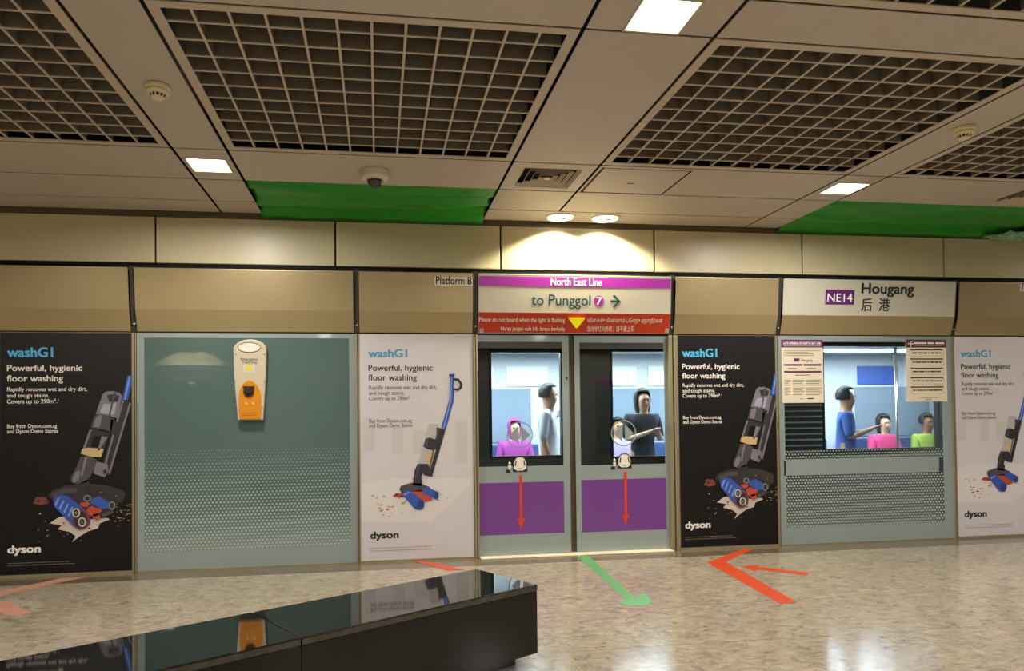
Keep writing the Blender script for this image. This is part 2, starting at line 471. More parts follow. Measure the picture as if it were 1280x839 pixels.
# ================================================================== SCREEN HEADER
HT, HK, HB = 2.680, 2.318, 2.128      # top, crease, bottom of the header covers
YT, YK = -.088, -.055                 # their front at the top and at the crease; bottom is at the glass
def hy(z):
    return YT+(YK-YT)*(HT-z)/(HT-HK) if z >= HK else YK+(0-YK)*(HK-z)/(HK-HB)
BAYS = [(-3.235, -2.157), (-2.103, -.217), (-.163, .889), (.945, 2.842), (2.892, 3.972), (4.026, 5.955), (6.000, 7.15)]
beam = thing('header_beam', 'long black carrier beam showing as dark gaps behind the screen header covers', 'beam', (2, .01, HB))
mb = MB(); mb.box(-3.3, 7.2, .0145, .028, HB+.01, FZ0-.002, M_BLACK); mb.build('carrier', beam)
for i in range(len(BAYS)-1):
    x0, x1 = BAYS[i][1]+.003, BAYS[i+1][0]-.003
    mb = MB()
    P = [(x0, hy(HT)+.03, HT+.02), (x0, hy(HK)+.03, HK), (x0, hy(HB)+.012, HB-.004), (x0, .0145, HB-.004), (x0, .0145, HT+.02)]
    mb.prism(P, (x1-x0, 0, 0), M_STRIP)
    js = mb.build('joint_strip', beam)
    zc = 2.192
    mb = MB(); mb.lathe([(.0, -.012), (.008, -.011), (.011, -.006), (.012, .02)], (x0+x1)/2+.004, hy(zc)+.012, zc, M_STEEL, n=14, axis='y')
    b = mb.build('bolt', js, smooth=True)
def header(i, label, name='header_panel', cat='panel', m=M_HEADER, m2=None, g=None):
    x0, x1 = BAYS[i]
    t = thing(name, label, cat, ((x0+x1)/2, 0, HB), g)
    mb = MB(); th = .012
    pts = [(YT, HT), (YK, HK), (0, HB)]
    for (ya, za), (ybb, zb), mm in ((pts[0], pts[1], m), (pts[1], pts[2], m2 or m)):
        mb.prism([(x0, ya, za), (x1, ya, za), (x1, ybb, zb), (x0, ybb, zb)], (0, th, 0), mm)
    mb.prism([(x0, YT, HT), (x1, YT, HT), (x1, .013, HT), (x0, .013, HT)], (0, 0, -.01), m)
    mb.build('cover', t)
    return t
def HP(px, py):
    """pixel -> (x, z) on the header cover's front, upper face"""
    y = -.07
    for _ in range(4):
        p = atY(px, py, y); y = hy(p.z)
    return p.x, p.z
def lay(o, off=.002):
    """press flat lettering (built at y=0, front negative) onto the folded header face"""
    base = WLOC[o.name]
    for v in o.data.vertices:
        z = v.co.z+base.z
        v.co.y = v.co.y + hy(z) - off - 0
    return o
header(0, 'plain champagne header cover above the left black poster')
header(1, 'widest plain champagne header cover above the wide teal glass screen')
t = header(2, 'champagne header cover above the white poster, a small pale platform plate at its corner')
mb = MB(); a = HP(543, 346); b = HP(590.5, 357.5)
mb.flat([(a[0], a[1]), (b[0], a[1]), (b[0], b[1]), (a[0], b[1])], 0, mat('plate_pale', C(222, 214, 194), .4))
p = lay(mb.build('name_plate', t)); p['label'] = 'pale plate reading Platform B'
mb = MB(); a = HP(545, 355); b = HP(589.5, 355); mb.text('Platform B', a, b[0], .070, M_INK, y=-.0016, bold=.016); q = mb.build('lettering', p); lay(q)
t = header(3, 'white, purple and red direction sign above the sliding doors', 'direction_sign', 'sign', M_HEADSIGN, M_HEADSIGN)
x0, x1 = BAYS[3]
mb = MB(); z1 = HP(717, 346.8)[1]; z0 = HP(717, 359)[1]
mb.flat([(x0+.004, z1), (x1-.004, z1), (x1-.004, z0), (x0+.004, z0)], 0, M_SIGNPUR); st = lay(mb.build('purple_stripe', t))
mb = MB(); a = HP(688.5, 356.5); b = HP(752, 356.5); mb.text('North East Line', a, b[0], .072, M_WHITE, y=-.0016, bold=.022); lay(mb.build('lettering', st))
mb = MB(); a = HP(664.5, 381.3); b = HP(738, 381.3); mb.text('to Punggol', a, b[0], .103, M_TEAL, y=0, bold=.012); lay(mb.build('lettering', t)); mb = MB()
# arrow
a = HP(763, 376.5); b = HP(775, 376.5); c = .05
mb.flat([(a[0], a[1]+.009), (b[0], a[1]+.009), (b[0], a[1]-.009), (a[0], a[1]-.009)], 0, M_TEAL)
for s_ in (1, -1):
    mb.flat([(b[0]+.004, a[1]), (b[0]-.052, a[1]+s_*.056), (b[0]-.076, a[1]+s_*.056), (b[0]-.022, a[1])], 0, M_TEAL)
lay(mb.build('direction_arrow', t))
mb = MB(); a = HP(748.5, 376.3); mb.disc(a[0], a[1], .051, 0, M_SIGNPUR); nb = lay(mb.build('number_disc', t))
mb = MB(); mb.text('7', (a[0]-.025, a[1]-.036), a[0]+.027, .074, M_WHITE, y=-.0016, bold=.02); lay(mb.build('lettering', nb))
# red warning band on the lower, sloped face
def LOWP(px, py):
    y = -.03
    for _ in range(5):
        p = atY(px, py, y); y = hy(p.z)
    return p.x, p.z
mb = MB(); zt = HP(717, 391.5)[1]
seg = [(x0+.002, zt), (x1-.002, zt), (x1-.002, HK), (x0+.002, HK)]
if zt > HK: mb.flat(seg, 0, M_RED)
mb.flat([(x0+.002, HK), (x1-.002, HK), (x1-.002, HB+.004), (x0+.002, HB+.004)], 0, M_RED)
rb = lay(mb.build('warning_band', t))
mb = MB()
def wl(txt, xa, xb_, base, hgt, bold=.012):
    a = LOWP(xa, base); b = LOWP(xb_, base); mb = MB(); mb.text(txt, a, b[0], hgt, M_ADCREAM, y=-.0016, bold=bold); lay(mb.build('lettering', rb))
wl('Please do not board when the light is flashing', 599, 706, 402, .040)
wl('Harap jangan naik bila lampu berkelip', 626, 706, 413.2, .038)
wl('விளக்கு மின்னும் போது ஏறாதீர்கள்', 734, 828, 402.6, .036, .004)
wl('当讯号灯闪烁时，请不要上车', 733.5, 792, 414, .044, .004)
mb = MB()
A1, A2, A3 = LOWP(709.5, 397.5), LOWP(731.5, 397.5), LOWP(720.3, 411.5)
rr = []
for P0, P1, P2 in ((A3, A1, A2), (A1, A2, A3), (A2, A3, A1)):
    P0, P1, P2 = Vector(P0), Vector(P1), Vector(P2)
    u = P1+(P0-P1).normalized()*.016; v = P1+(P2-P1).normalized()*.016
    rr += [tuple(u), tuple(u*.25+P1*.5+v*.25), tuple(v)]
mb.prism([(q[0], -.016, q[1]) for q in rr], (0, .016, 0), M_YEL)
wlamp = lay(mb.build('warning_light', t)); wlamp['label'] = 'yellow triangular warning light'
for px in (602, 833.5):
    mb = MB(); a = LOWP(px, 413.3); mb.flat([(a[0]-.018, a[1]+.018), (a[0]+.018, a[1]+.018), (a[0]+.018, a[1]-.018), (a[0]-.018, a[1]-.018)], -.001, M_HEADSIGN)
    mb.disc(a[0], a[1], .006, -.004, M_STRIP, t=.003)
    lay(mb.build('corner_clip', t))
header(4, 'plain champagne header cover above the black poster right of the doors')
t = header(5, 'white station name sign with purple code box above the right window', 'station_sign', 'sign', M_HEADSIGN, M_HEADER)
mb = MB(); a = HP(1032, 362); b = HP(1067.3, 381)
mb.flat([a, (b[0], a[1]), b, (a[0], b[1])], 0, mat('code_purple', C(92, 24, 104), .4)); cb = lay(mb.build('code_box', t))
mb = MB(); a = HP(1034, 377); b = HP(1065, 377); mb.text('NE14', a, b[0], .082, M_WHITE, y=-.0016, bold=.006); lay(mb.build('lettering', cb))
mb = MB(); a = HP(1077, 366.5); b = HP(1142, 366.5); mb.text('Hougang', a, b[0], .103, M_INK, y=0, bold=.028); lay(mb.build('lettering', t)); mb = MB()
a = HP(1076.5, 387.5); b = HP(1089.5, 387.5); mb.text('后', a, b[0], .100, M_ADBROWN, y=0, bold=.022)
a = HP(1098.5, 387.5); b = HP(1111.5, 387.5); mb.text('港', a, b[0], .100, M_ADBROWN, y=0, bold=.022)
lay(mb.build('lettering', t))
t = header(6, 'champagne header cover at the right edge above the second white poster')
mb = MB(); a = HP(1275.5, 353); b = HP(1280, 364); xx = a[0]+.40
mb.flat([(a[0], a[1]), (xx, a[1]), (xx, b[1]), (a[0], b[1])], 0, mat('plate_pale', None)); p = lay(mb.build('name_plate', t)); p['label'] = 'pale plate reading Platform B'
mb = MB(); a = HP(1277, 362); mb.text('Platform B', a, a[0]+.37, .070, M_INK, y=-.0016, bold=.016); lay(mb.build('lettering', p))

# ================================================================== SCREEN BAYS
ZT = HB-.012
MULL = [(-2.126, 'between the left black poster and the wide glass'), (-.184, 'between the wide glass and the white poster'),
        (3.985, 'between the right black poster and the glass with notices'), (5.962, 'between the glass with notices and the right white poster')]
for x, wz in MULL:
    t = thing('mullion', 'thin brass-coloured upright '+wz, 'mullion', (x, 0, 0))
    mb = MB(); mb.box(x-.014, x-.002, -.012, .05, .0, ZT, M_BRASS); mb.build('cover_strip', t, bevel=.002)
    mb = MB(); mb.box(x-.002, x+.004, -.004, .05, .0, ZT, M_BLACK); mb.build('gasket', t)
    mb = MB(); mb.box(x+.004, x+.013, -.010, .05, .0, ZT, M_BRASS); mb.build('edge_trim', t, bevel=.002)
for side, xa, xb_, lbl in (('l', .893, .938, 'metal door post left of the sliding doors, beside the white poster'), ('r', 2.836, 2.922, 'metal door post right of the sliding doors, with a small bright plate')):
    t = thing('door_post', lbl, 'door post', ((xa+xb_)/2, 0, 0))
    mb = MB(); mb.box(xa, xa+(xb_-xa)*.42, -.012, .028, 0, ZT, M_BRASS); mb.build('post', t, bevel=.003)
    mb = MB(); mb.box(xa+(xb_-xa)*.42, xa+(xb_-xa)*.58, -.002, .028, 0, ZT, M_STRIP); mb.build('groove', t)
    mb = MB(); mb.box(xa+(xb_-xa)*.58, xb_, -.012, .028, 0, ZT, M_BRASS); mb.build('cover_strip', t, bevel=.003)
    if side == 'r':
        mb = MB(); a = WP(834.8, 531); b = WP(838.2, 551); mb.box(a[0], b[0], -.017, -.011, b[1], a[1], M_STEEL); mb.build('plate', t)
t = tag(MB().box(.938, 2.836, -.075, .10, 0.0, .012, mat('sill_metal', C(226, 216, 184), .35, metal=.2)).build('door_sill', loc=(1.9, 0, 0), bevel=.003), 'bright metal sill strip along the foot of the sliding doors', 'sill')

# ---- fixed glass screens
FRC = (lin(150), lin(161), lin(152), 1)
def glass_screen(x0, x1, label, material, border, zb=.012):
    t = thing('glass_screen', label, 'glass panel', ((x0+x1)/2, 0, 0))
    mb = MB(); mb.box(x0, x1, .004, .016, zb, ZT, material); g = mb.build('pane', t)
    # the printed dots need a lower-left origin
    l, r, b, tp = border
    mb = MB(); y0, y1 = .001, .0038
    mb.box(x0, x0+l, y0, y1, zb, ZT, M_FRIT); mb.box(x1-r, x1, y0, y1, zb, ZT, M_FRIT)
    mb.box(x0+l, x1-r, y0, y1, zb, zb+b, M_FRIT); mb.box(x0+l, x1-r, y0, y1, ZT-tp, ZT, M_FRIT)
    mb.build('frosted_border', t)
    mb = MB(); mb.box(x0, x1, -.004, .03, 0, zb, M_BRASS); mb.build('foot_channel', t)
    return t
zA = WP(310, 560)[1]; zB = WP(310, 686)[1]
M_GL1 = m_glass('teal_diffuse_glass', (.55, .68, .66, 1), .85, (lin(104), lin(126), lin(122), 1), .62, (.0335, [(zB, zA, .47, .10)], FRC))  # teal diffuse layer mixed over the transparent pane
glass_screen(-2.109, -.198, 'wide teal glass screen with the emergency box hanging on it', M_GL1, (.062, .062, zB-.012, .045))
z1, z2 = WP(1090, 561)[1], WP(1090, 574)[1]
z3, z4 = WP(1090, 592)[1], WP(1090, 656)[1]
M_GL2 = m_glass('clear_dotted_glass', (.88, .91, .90, 1), .8, None, 0, (.0335, [(z2, z1, .40, .18), (z4, z3, .40, .33)], FRC))
t = glass_screen(4.004, 5.948, 'glass screen showing the lit train window, two notices stuck on it', M_GL2, (.055, .11, z4-.012, .06))
mb = MB(); a = WP(980, 576); b = WP(1174, 590); mb.box(a[0], b[0], .001, .0038, b[1], a[1], M_FRIT); mb.build('frosted_band', t)

# ---- sliding door leaves
def leaf(label, fx0, fx1, wx0, wx1, px0, px1, rows, circ, ax, ay0, ay1, ic):
    """pixel columns of the frame, window, purple panel; rows: window top, window foot, purple top, purple foot, leaf foot"""
    wt, wf, pt, pf, lf = rows
    X0, X1 = WP(fx0, 560, .03)[0], WP(fx1, 560, .03)[0]
    W0, W1 = WP(wx0, 560, .03)[0], WP(wx1, 560, .03)[0]
    P0, P1 = WP(px0, 630, .03)[0], WP(px1, 630, .03)[0]
    cx = (fx0+fx1)/2
    Z = [WP(cx, v, .03)[1] for v in rows]
    ztop = ZT-.004
    t = thing('platform_door', label, 'sliding door', ((X0+X1)/2, .03, 0))
    mb = MB(); mb.box(X0, X1, .036, .048, Z[4], ztop, M_DOORGLASS); mb.build('glass_pane', t)
    y0, y1 = .03, .0355
    mb = MB()
    mb.box(X0, W0, y0, y1, Z[4], ztop, M_FRIT) if W0-X0 > .004 else None
    mb.box(W1, X1, y0, y1, Z[4], ztop, M_FRIT) if X1-W1 > .004 else None
    mb.box(W0, W1, y0, y1, WP(cx, rows[0]-8, .03)[1], ztop, M_FRIT)
    mb.box(W0, W1, y0, y1, Z[2], Z[1], M_FRIT)
    mb.box(W0, W1, y0, y1, Z[4], Z[3], M_FRIT)
    if W0 < P0: mb.box(W0, P0, y0, y1, Z[3], Z[2], M_FRIT)
    mb.build('printed_frame', t)
    mb = MB(); mb.box(W0, W1, y0+.002, y1, Z[0], WP(cx, rows[0]-8, .03)[1], M_STRIP); mb.build('top_band', t)
    mb = MB(); mb.box(max(P0, W0), min(P1, W1), y0, y1, Z[3], Z[2], M_PURPLE); mb.build('purple_panel', t)
    c = WP(circ[0], circ[1], .03)
    mb = MB(); mb.ring(c[0], c[1], .128, .011, .028, M_FRIT, t=.002)
    for s_ in (-1, 1):
        mb.flat([(c[0]+s_*.014, c[1]+.085), (c[0]+s_*.014, c[1]-.085), (c[0]+s_*.10, c[1])], .028, M_FRIT, t=.002)
    q = mb.build('direction_symbol', t); q['label'] = 'frosted circle with two outward triangles'
    # pictogram: a bag-shaped carriage front with a small figure beside it
    c = WP(ic[0], ic[1], .03); u = .0077
    mb = MB()
    def pp(pts, yy, m): mb.flat([(c[0]+a*u*1.25, c[1]-b*u) for a, b in pts], yy, m, t=.0015)
    pp([(-7.5, 9), (-7, -3), (-5, -8), (-2.5, -10), (2.5, -10), (5, -8), (7, -3), (7.5, 9)], .0284, M_INK)
    pp([(-6.2, 5), (-6.2, -2.5), (-4.2, -7.2), (-2, -8.8), (2, -8.8), (4.2, -7.2), (6.2, -2.5), (6.2, 5), (3, 7.4), (-3, 7.4)], .0266, M_ADCREAM)
    pp([(-5.4, 1.5), (-4.4, -5.8), (-3.4, -5), (-4.2, 1.5)], .0248, M_INK); pp([(5.4, 1.5), (4.4, -5.8), (3.4, -5), (4.2, 1.5)], .0248, M_INK)
    pp([(-2, 4.6), (2, 4.6), (2, 5.2), (-2, 5.2)], .0248, M_INK)
    pp([(-12, -2), (-10.5, -4.5), (-9, -2), (-10.5, 0.2)], .0266, M_ADCREAM)
    pp([(-12.2, .6), (-8.8, .6), (-9.6, 6), (-11.4, 6)], .0266, M_ADCREAM)
    pp([(-14.6, 6), (-10, 6), (-10, 10), (-14.6, 10)], .0284, M_INK)
    q = mb.build('pictogram', t); q['label'] = 'cream and black luggage pictogram sticker'
    a = WP(ax, ay0, .03); b = WP(ax, ay1, .03); hw = .0135; hh = .036; hl = .105
    mb = MB(); mb.flat([(a[0]-hw, a[1]), (a[0]+hw, a[1]), (a[0]+hw, b[1]+hl), (a[0]+hh, b[1]+hl), (b[0], b[1]), (a[0]-hh, b[1]+hl), (a[0]-hw, b[1]+hl)], .027, M_SMALLRED, t=.002)
    q = mb.build('arrow', t); q['label'] = 'red arrow pointing down'
    mb = MB(); k = WP(708.5 if cx < 716 else 722.5, 473, .03)
    if cx < 716: mb.lathe([(0, -.006), (.010, -.005), (.012, .0)], k[0], .03, k[1], M_STRIP, n=14, axis='y'); mb.build('lock', t)
    return t
leaf('left sliding glass door, white-shirted passenger seen through its window', 597.2, 712.4, 597.2, 704.2, 597.2, 706, (435.5, 582.8, 603, 668, 693), (649.8, 543.8), 650.8, 594, 662, (650, 581))
leaf('right sliding glass door, beside the right metal door post', 719.5, 836.6, 726, 831.5, 727, 834, (436.5, 581, 599, 664, 688.5), (779.5, 541.7), 781.5, 590, 657, (780.5, 577))
# door track seal seen in the gap between the leaves
a = WP(715.8, 560, .05)[0]
tag(MB().box(a-.03, a+.03, .052, .075, .012, ZT, mat('gap_brown', C(74, 58, 34), .5)).build('centre_seal', loc=(a, .06, .012)), 'dark brown upright seal in the gap between the two sliding doors', 'seal')

# ================================================================== ADVERTISING POSTERS
# artwork is drawn once as flat printed shapes (poster pixels -> wall plane), then reused
YP = -.006
def poly_px(mb, pts, layer, m, f): mb.flat([WP(*f(p), 0) for p in pts], YP-.0004-layer*.0010, m, t=.0009)
def fB(p): return 50+p[0]/3.99, 470+p[1]/3.99          # left black poster, appliance crop
def fW(p): return 490+p[0]/4.19, 455+p[1]/4.19          # white poster, appliance crop
def blob(cx, cy, rx, ry, n, jit, rnd):
    return [(cx+rx*math.cos(2*PI*i/n)*(1+rnd.uniform(-jit, jit)), cy+ry*math.sin(2*PI*i/n)*(1+rnd.uniform(-jit, jit))) for i in range(n)]
def art_black():
    mb = MB(); P = lambda pts, l, m: poly_px(mb, pts, l, m, fB)
    P(blob(240, 600, 190, 62, 26, .06, random.Random(3)), 0, M_IF)
    rnd = random.Random(5)
    # milk splash and crumbs on the floor
    P([(50, 735), (95, 705), (130, 700), (180, 720), (240, 715), (335, 708), (350, 716), (300, 735), (290, 760), (240, 775), (200, 800), (160, 830), (180, 800), (150, 778), (90, 765), (110, 745)], 1, M_IW)
    for i in range(34):
        x, y = rnd.uniform(-40, 420), rnd.uniform(560, 830)
        P(blob(x, y, rnd.uniform(2, 8), rnd.uniform(1.5, 4), 7, .4, rnd), 1, rnd.choice([M_IW, M_IY, M_IT, M_IG]))
    for i in range(26):
        x, y = rnd.uniform(360, 458), rnd.uniform(640, 725)
        P(blob(x, y, rnd.uniform(2, 8), rnd.uniform(2, 4), 7, .4, rnd), 1, M_IY)
    P(blob(5, 625, 38, 22, 12, .25, rnd), 1, mat('ink_sauce', C(112, 52, 40), .5))
    # wand
    P([(438, 0), (466, 0), (440, 122), (412, 118)], 2, M_IB); P([(446, 0), (454, 0), (428, 120), (421, 118)], 3, mat('ink_highlight_blue', C(110, 140, 214), .5))
    # rear rail
    P([(412, 120), (456, 136), (352, 490), (318, 500), (300, 480)], 2, M_IG3); P([(448, 134), (456, 138), (352, 488), (342, 486)], 3, M_IG2)
    P([(412, 122), (420, 124), (326, 460), (318, 458)], 3, M_IG2)
    # clear tank
    P([(316, 90), (332, 78), (370, 76), (400, 86), (412, 100), (388, 212), (350, 200), (280, 190)], 4, M_IG2)
    P([(336, 96), (372, 90), (398, 100), (390, 128), (348, 130)], 5, M_IG3); P([(320, 140), (384, 136), (372, 196), (300, 184)], 5, mat('ink_clear', C(150, 150, 164), .5))
    P([(372, 80), (382, 80), (352, 200), (344, 198)], 6, M_IG)
    # collar
    P([(272, 205), (290, 190), (330, 196), (372, 214), (356, 280), (320, 268), (256, 258)], 6, M_IG); P([(282, 208), (300, 196), (316, 200), (300, 258), (268, 254)], 7, M_IG2)
    P([(356, 214), (402, 238), (380, 300), (350, 284)], 6, M_IG3)
    # lower chamber
    P([(256, 262), (350, 285), (310, 410), (206, 388)], 4, M_IG3); P([(250, 268), (260, 270), (226, 366), (216, 362)], 5, M_IG2)
    P([(272, 300), (330, 300), (312, 360), (254, 352)], 5, M_ADB); P([(310, 300), (340, 306), (300, 372), (290, 370)], 6, M_IG2)
    P([(214, 364), (240, 358), (320, 364), (310, 404), (260, 404), (206, 388)], 6, M_IT)
    # foot of the body
    P([(206, 402), (250, 400), (288, 420), (268, 478), (236, 530), (190, 540), (158, 528), (158, 500), (178, 470)], 7, M_IG); P([(166, 510), (180, 480), (196, 470), (206, 482), (196, 516), (176, 534), (164, 528)], 8, M_IG2)
    P([(226, 404), (240, 404), (216, 500), (206, 500)], 8, M_IG2)
    P([(282, 426), (340, 440), (344, 470), (326, 506), (290, 494), (270, 486)], 7, M_IG2); P([(318, 470), (334, 464), (334, 484), (322, 494)], 8, M_IG3)
    P([(190, 542), (240, 515), (252, 540), (230, 585), (186, 596)], 7, M_IG3)
    # head plate and rollers
    P([(56, 590), (120, 560), (190, 552), (260, 572), (350, 592), (382, 622), (372, 670), (300, 700), (250, 690), (150, 620), (70, 625)], 8, M_IG3)
    P([(60, 588), (122, 562), (186, 558), (186, 580), (110, 590), (66, 606)], 9, M_IG)
    P([(72, 606), (100, 590), (140, 598), (258, 690), (250, 745), (200, 768), (170, 750), (74, 650)], 9, M_IB)
    for k in range(4):
        o_ = k*22; P([(96+o_, 604+o_*.72), (104+o_, 606+o_*.72), (84+o_, 650+o_*.8), (76+o_, 642+o_*.8)], 10, mat('ink_highlight_blue', None))
    P(blob(208, 714, 44, 52, 24, 0, rnd), 10, mat('ink_roller_cap', C(108, 46, 48), .5)); P(blob(206, 716, 34, 42, 24, 0, rnd), 11, M_IG3)
    for cx_, cy_ in ((184, 682), (214, 728)):
        P(blob(cx_, cy_, 20, 24, 16, 0, rnd), 12, M_IW); P(blob(cx_, cy_, 13, 17, 16, 0, rnd), 13, M_IG3); P(blob(cx_, cy_, 6, 8, 12, 0, rnd), 14, M_IG2)
    P([(262, 612), (300, 600), (348, 628), (342, 660), (312, 664), (258, 636)], 9, M_IB); P(blob(240, 610, 20, 17, 16, 0, rnd), 10, M_IG2); P(blob(240, 610, 12, 10, 14, 0, rnd), 11, M_IG3)
    P(blob(362, 646, 18, 22, 16, 0, rnd), 10, M_IG2); P(blob(362, 646, 11, 14, 16, 0, rnd), 11, M_IG3)
    P(blob(272, 674, 36, 24, 18, .2, rnd), 12, M_IR); P(blob(228, 640, 24, 12, 12, .25, rnd), 12, M_IR); P(blob(286, 700, 24, 14, 14, .25, rnd), 12, M_IR)
    P([(300, 690), (372, 668), (370, 684), (310, 708)], 12, M_IG)
    return mb
def art_white():
    mb = MB(); P = lambda pts, l, m: poly_px(mb, pts, l, m, fW)
    rnd = random.Random(11)
    P([(-160, 620), (0, 600), (410, 600), (410, 640), (200, 830), (-160, 830)], 0, M_IFW)
    for (a, b, c, d) in ((-150, 280, -90, 460), (0, 330, 60, 470), (110, 345, 180, 470), (330, 300, 395, 520)):
        P([(a, b), (c, b+4), (c, d), (a, d)], 0, mat('ink_pale_kitchen', C(188, 181, 176), .5))
    for i in range(26):
        x, y = rnd.uniform(-120, 150), rnd.uniform(680, 800)
        P(blob(x, y, rnd.uniform(4, 12), rnd.uniform(2, 4), 7, .4, rnd), 1, rnd.choice([M_IG, M_IY, M_IT, M_IR]))
    for i in range(8):
        x, y = rnd.uniform(230, 330), rnd.uniform(660, 720); P(blob(x, y, 5, 2.5, 7, .4, rnd), 1, M_IT)
    P(blob(40, 690, 34, 12, 12, .3, rnd), 1, M_IR)
    # wand and grip
    P([(304, 60), (324, 58), (324, 190), (282, 345), (256, 340), (300, 188)], 2, M_IB); P([(308, 66), (313, 66), (311, 188), (272, 340), (266, 338), (304, 188)], 3, mat('ink_highlight_blue', None))
    P([(298, 54), (328, 52), (328, 66), (298, 68)], 4, M_IB2)
    P([(322, 74), (350, 78), (368, 104), (366, 128), (346, 142), (322, 138), (322, 128), (342, 130), (354, 120), (354, 106), (344, 92), (322, 86)], 3, M_IG3)
    # body
    P([(234, 332), (280, 344), (276, 362), (210, 590), (190, 588), (232, 440)], 3, M_IG3); P([(240, 336), (248, 338), (196, 560), (190, 556)], 4, M_IG)
    P([(196, 312), (246, 316), (240, 400), (180, 388)], 2, mat('ink_clear_pale', C(172, 166, 162), .5))
    P([(176, 392), (196, 386), (240, 400), (232, 446), (212, 452), (186, 446), (164, 432)], 5, M_IG3); P([(180, 396), (192, 392), (184, 436), (170, 430)], 6, M_IG)
    P([(164, 446), (186, 452), (214, 456), (196, 530), (140, 520)], 3, mat('ink_clear_pale', None)); P([(192, 456), (212, 460), (196, 528), (178, 526)], 4, M_IT)
    P([(134, 524), (188, 524), (200, 560), (210, 588), (170, 584), (160, 570), (150, 620), (112, 612), (118, 560)], 5, M_IG3); P([(136, 532), (148, 530), (126, 600), (116, 598)], 6, M_IG)
    P([(110, 596), (160, 606), (156, 640), (110, 636)], 6, M_IG3)
    P([(44, 640), (100, 622), (150, 626), (200, 646), (190, 668), (120, 668), (60, 672)], 6, M_IG); P([(44, 642), (60, 672), (50, 676), (40, 658)], 7, M_IG3)
    P([(54, 668), (90, 660), (170, 720), (168, 744), (134, 764), (116, 756), (58, 690)], 7, M_IB); P([(60, 680), (90, 668), (94, 674), (64, 690)], 8, mat('ink_highlight_blue', None))
    P(blob(148, 738, 20, 26, 16, 0, rnd), 8, M_IB2)
    P([(158, 656), (186, 646), (244, 672), (244, 700), (226, 710), (164, 676)], 7, M_IB); P(blob(232, 690, 12, 20, 16, 0, rnd), 8, M_IB2)
    P([(100, 668), (150, 660), (200, 690), (214, 712), (176, 724), (130, 690)], 6, M_IR)
    return mb
def mat_fix(): pass
SIGNB = [('washG1', 852.5, 895.7, 446.4, 436, 'T', .03), ('Powerful, hygienic', 852.5, 924, 461.8, 455, 'H', .016), ('floor washing', 852.5, 906, 473.3, 466.4, 'H', .016),
         ('Rapidly removes wet and dry dirt,', 853, 929, 484, 479.5, 'S', .012), ('and tough stains.', 853, 893, 490.8, 486.3, 'S', .012), ('Covers up to 290m².¹', 853, 902, 497.3, 492.6, 'S', .012),
         ('Buy from Dyson.com.sg', 853.6, 901, 524.2, 520, 'S', .014), ('and Dyson Demo Stores', 853.6, 902, 529.8, 525.6, 'S', .014), ('dyson', 856.6, 887.5, 660.6, 652.3, 'L', .035)]
SIGNW = [('washG1', 460.7, 508.7, 446.5, 436.6, 'T', .03), ('Powerful, hygienic', 460.7, 540.5, 463.8, 456, 'H', .015), ('floor washing', 460.7, 520.8, 475.8, 468.4, 'H', .015),
         ('Rapidly removes wet and dry dirt,', 461.3, 546, 487, 482, 'S', .011), ('and tough stains.', 461.3, 505.8, 493.8, 489, 'S', .011), ('Covers up to 290m²  ¹', 461.3, 517, 500.6, 495.7, 'S', .011),
         ('Buy from Dyson.com.sg', 461.5, 514.6, 528.7, 524, 'S', .013), ('and Dyson Demo Stores', 461.5, 515.5, 534.6, 530, 'S', .013), ('dyson', 463.2, 498, 673.6, 664.8, 'L', .035)]
def lettering(mb, lines, cols, dx=0.0, only=None):
    for txt, a, b, base, top, kind, bold in lines:
        if (kind == 'L') != (only == 'L'): continue
        p = WP(a, base); q = WP(b, base); h = WP(a, top)[1]-p[1]
        mb.text(txt, (p[0], p[1]), q[0], h, cols[kind], y=YP-.0012, bold=bold)
DXB = WP(10, 441)[0]-WP(852.5, 441)[0]
DXW = WP(1200.2, 441)[0]-WP(460.7, 441)[0]
def shift(o, dx):
    for v in o.data.vertices: v.co.x += dx
def poster(label, x0, x1, board, lines, cols, art, artdx, textdx, foot, footmat):
    t = thing('advertising_poster', label, 'poster', ((x0+x1)/2, 0, 0))
    z0 = .022
    mb = MB(); mb.box(x0+.006, x1-.006, YP, .012, z0, ZT-.003, board); mb.build('board', t)
    mb = MB()
    for (a, b, c, d) in ((x0, x0+.006, 0, ZT), (x1-.006, x1, 0, ZT), (x0+.006, x1-.006, 0, z0), (x0+.006, x1-.006, ZT-.003, ZT)): mb.box(a, b, -.010, .014, c, d, M_BRASS)
    mb.build('frame', t)
    base = WLOC[t.name]
    for ln in lines:
        if ln[5] == 'L': continue
        mb = MB(); lettering(mb, [ln], cols); shift(mb.build('lettering', t), textdx)
    for (fx0, fx1, fy) in foot:
        mb = MB(); p, q = WP(fx0, fy), WP(fx1, fy); n = 9; rnd = random.Random(int(fy*7)); xx = p[0]
        while xx < q[0]:
            wdt = rnd.uniform(.012, .05); mb.flat([(xx, p[1]+.006), (min(xx+wdt, q[0]), p[1]+.006), (min(xx+wdt, q[0]), p[1]), (xx, p[1])], YP-.0012, footmat); xx += wdt+.006
        shift(mb.build('small_print', t), textdx)
    mb = MB(); lettering(mb, lines, cols, only='L'); o = mb.build('logo', t); shift(o, textdx)
    o = art.build('appliance_picture', t); shift(o, artdx)
    # anything printed past the poster's edge is trimmed off
    bm = bmesh.new(); bm.from_mesh(o.data)
    for xx, s_ in ((x0+.007-base.x, -1), (x1-.007-base.x, 1)):
        bmesh.ops.bisect_plane(bm, geom=list(bm.verts)+list(bm.edges)+list(bm.faces), plane_co=(xx, 0, 0), plane_no=(s_, 0, 0), clear_outer=True)
    bm.to_mesh(o.data); bm.free()
    o['label'] = 'printed upright floor cleaner with blue rollers'
    return t
CB = {'T': M_ADBLUE, 'H': M_ADCREAM, 'S': M_ADCREAM, 'L': M_ADCREAM}
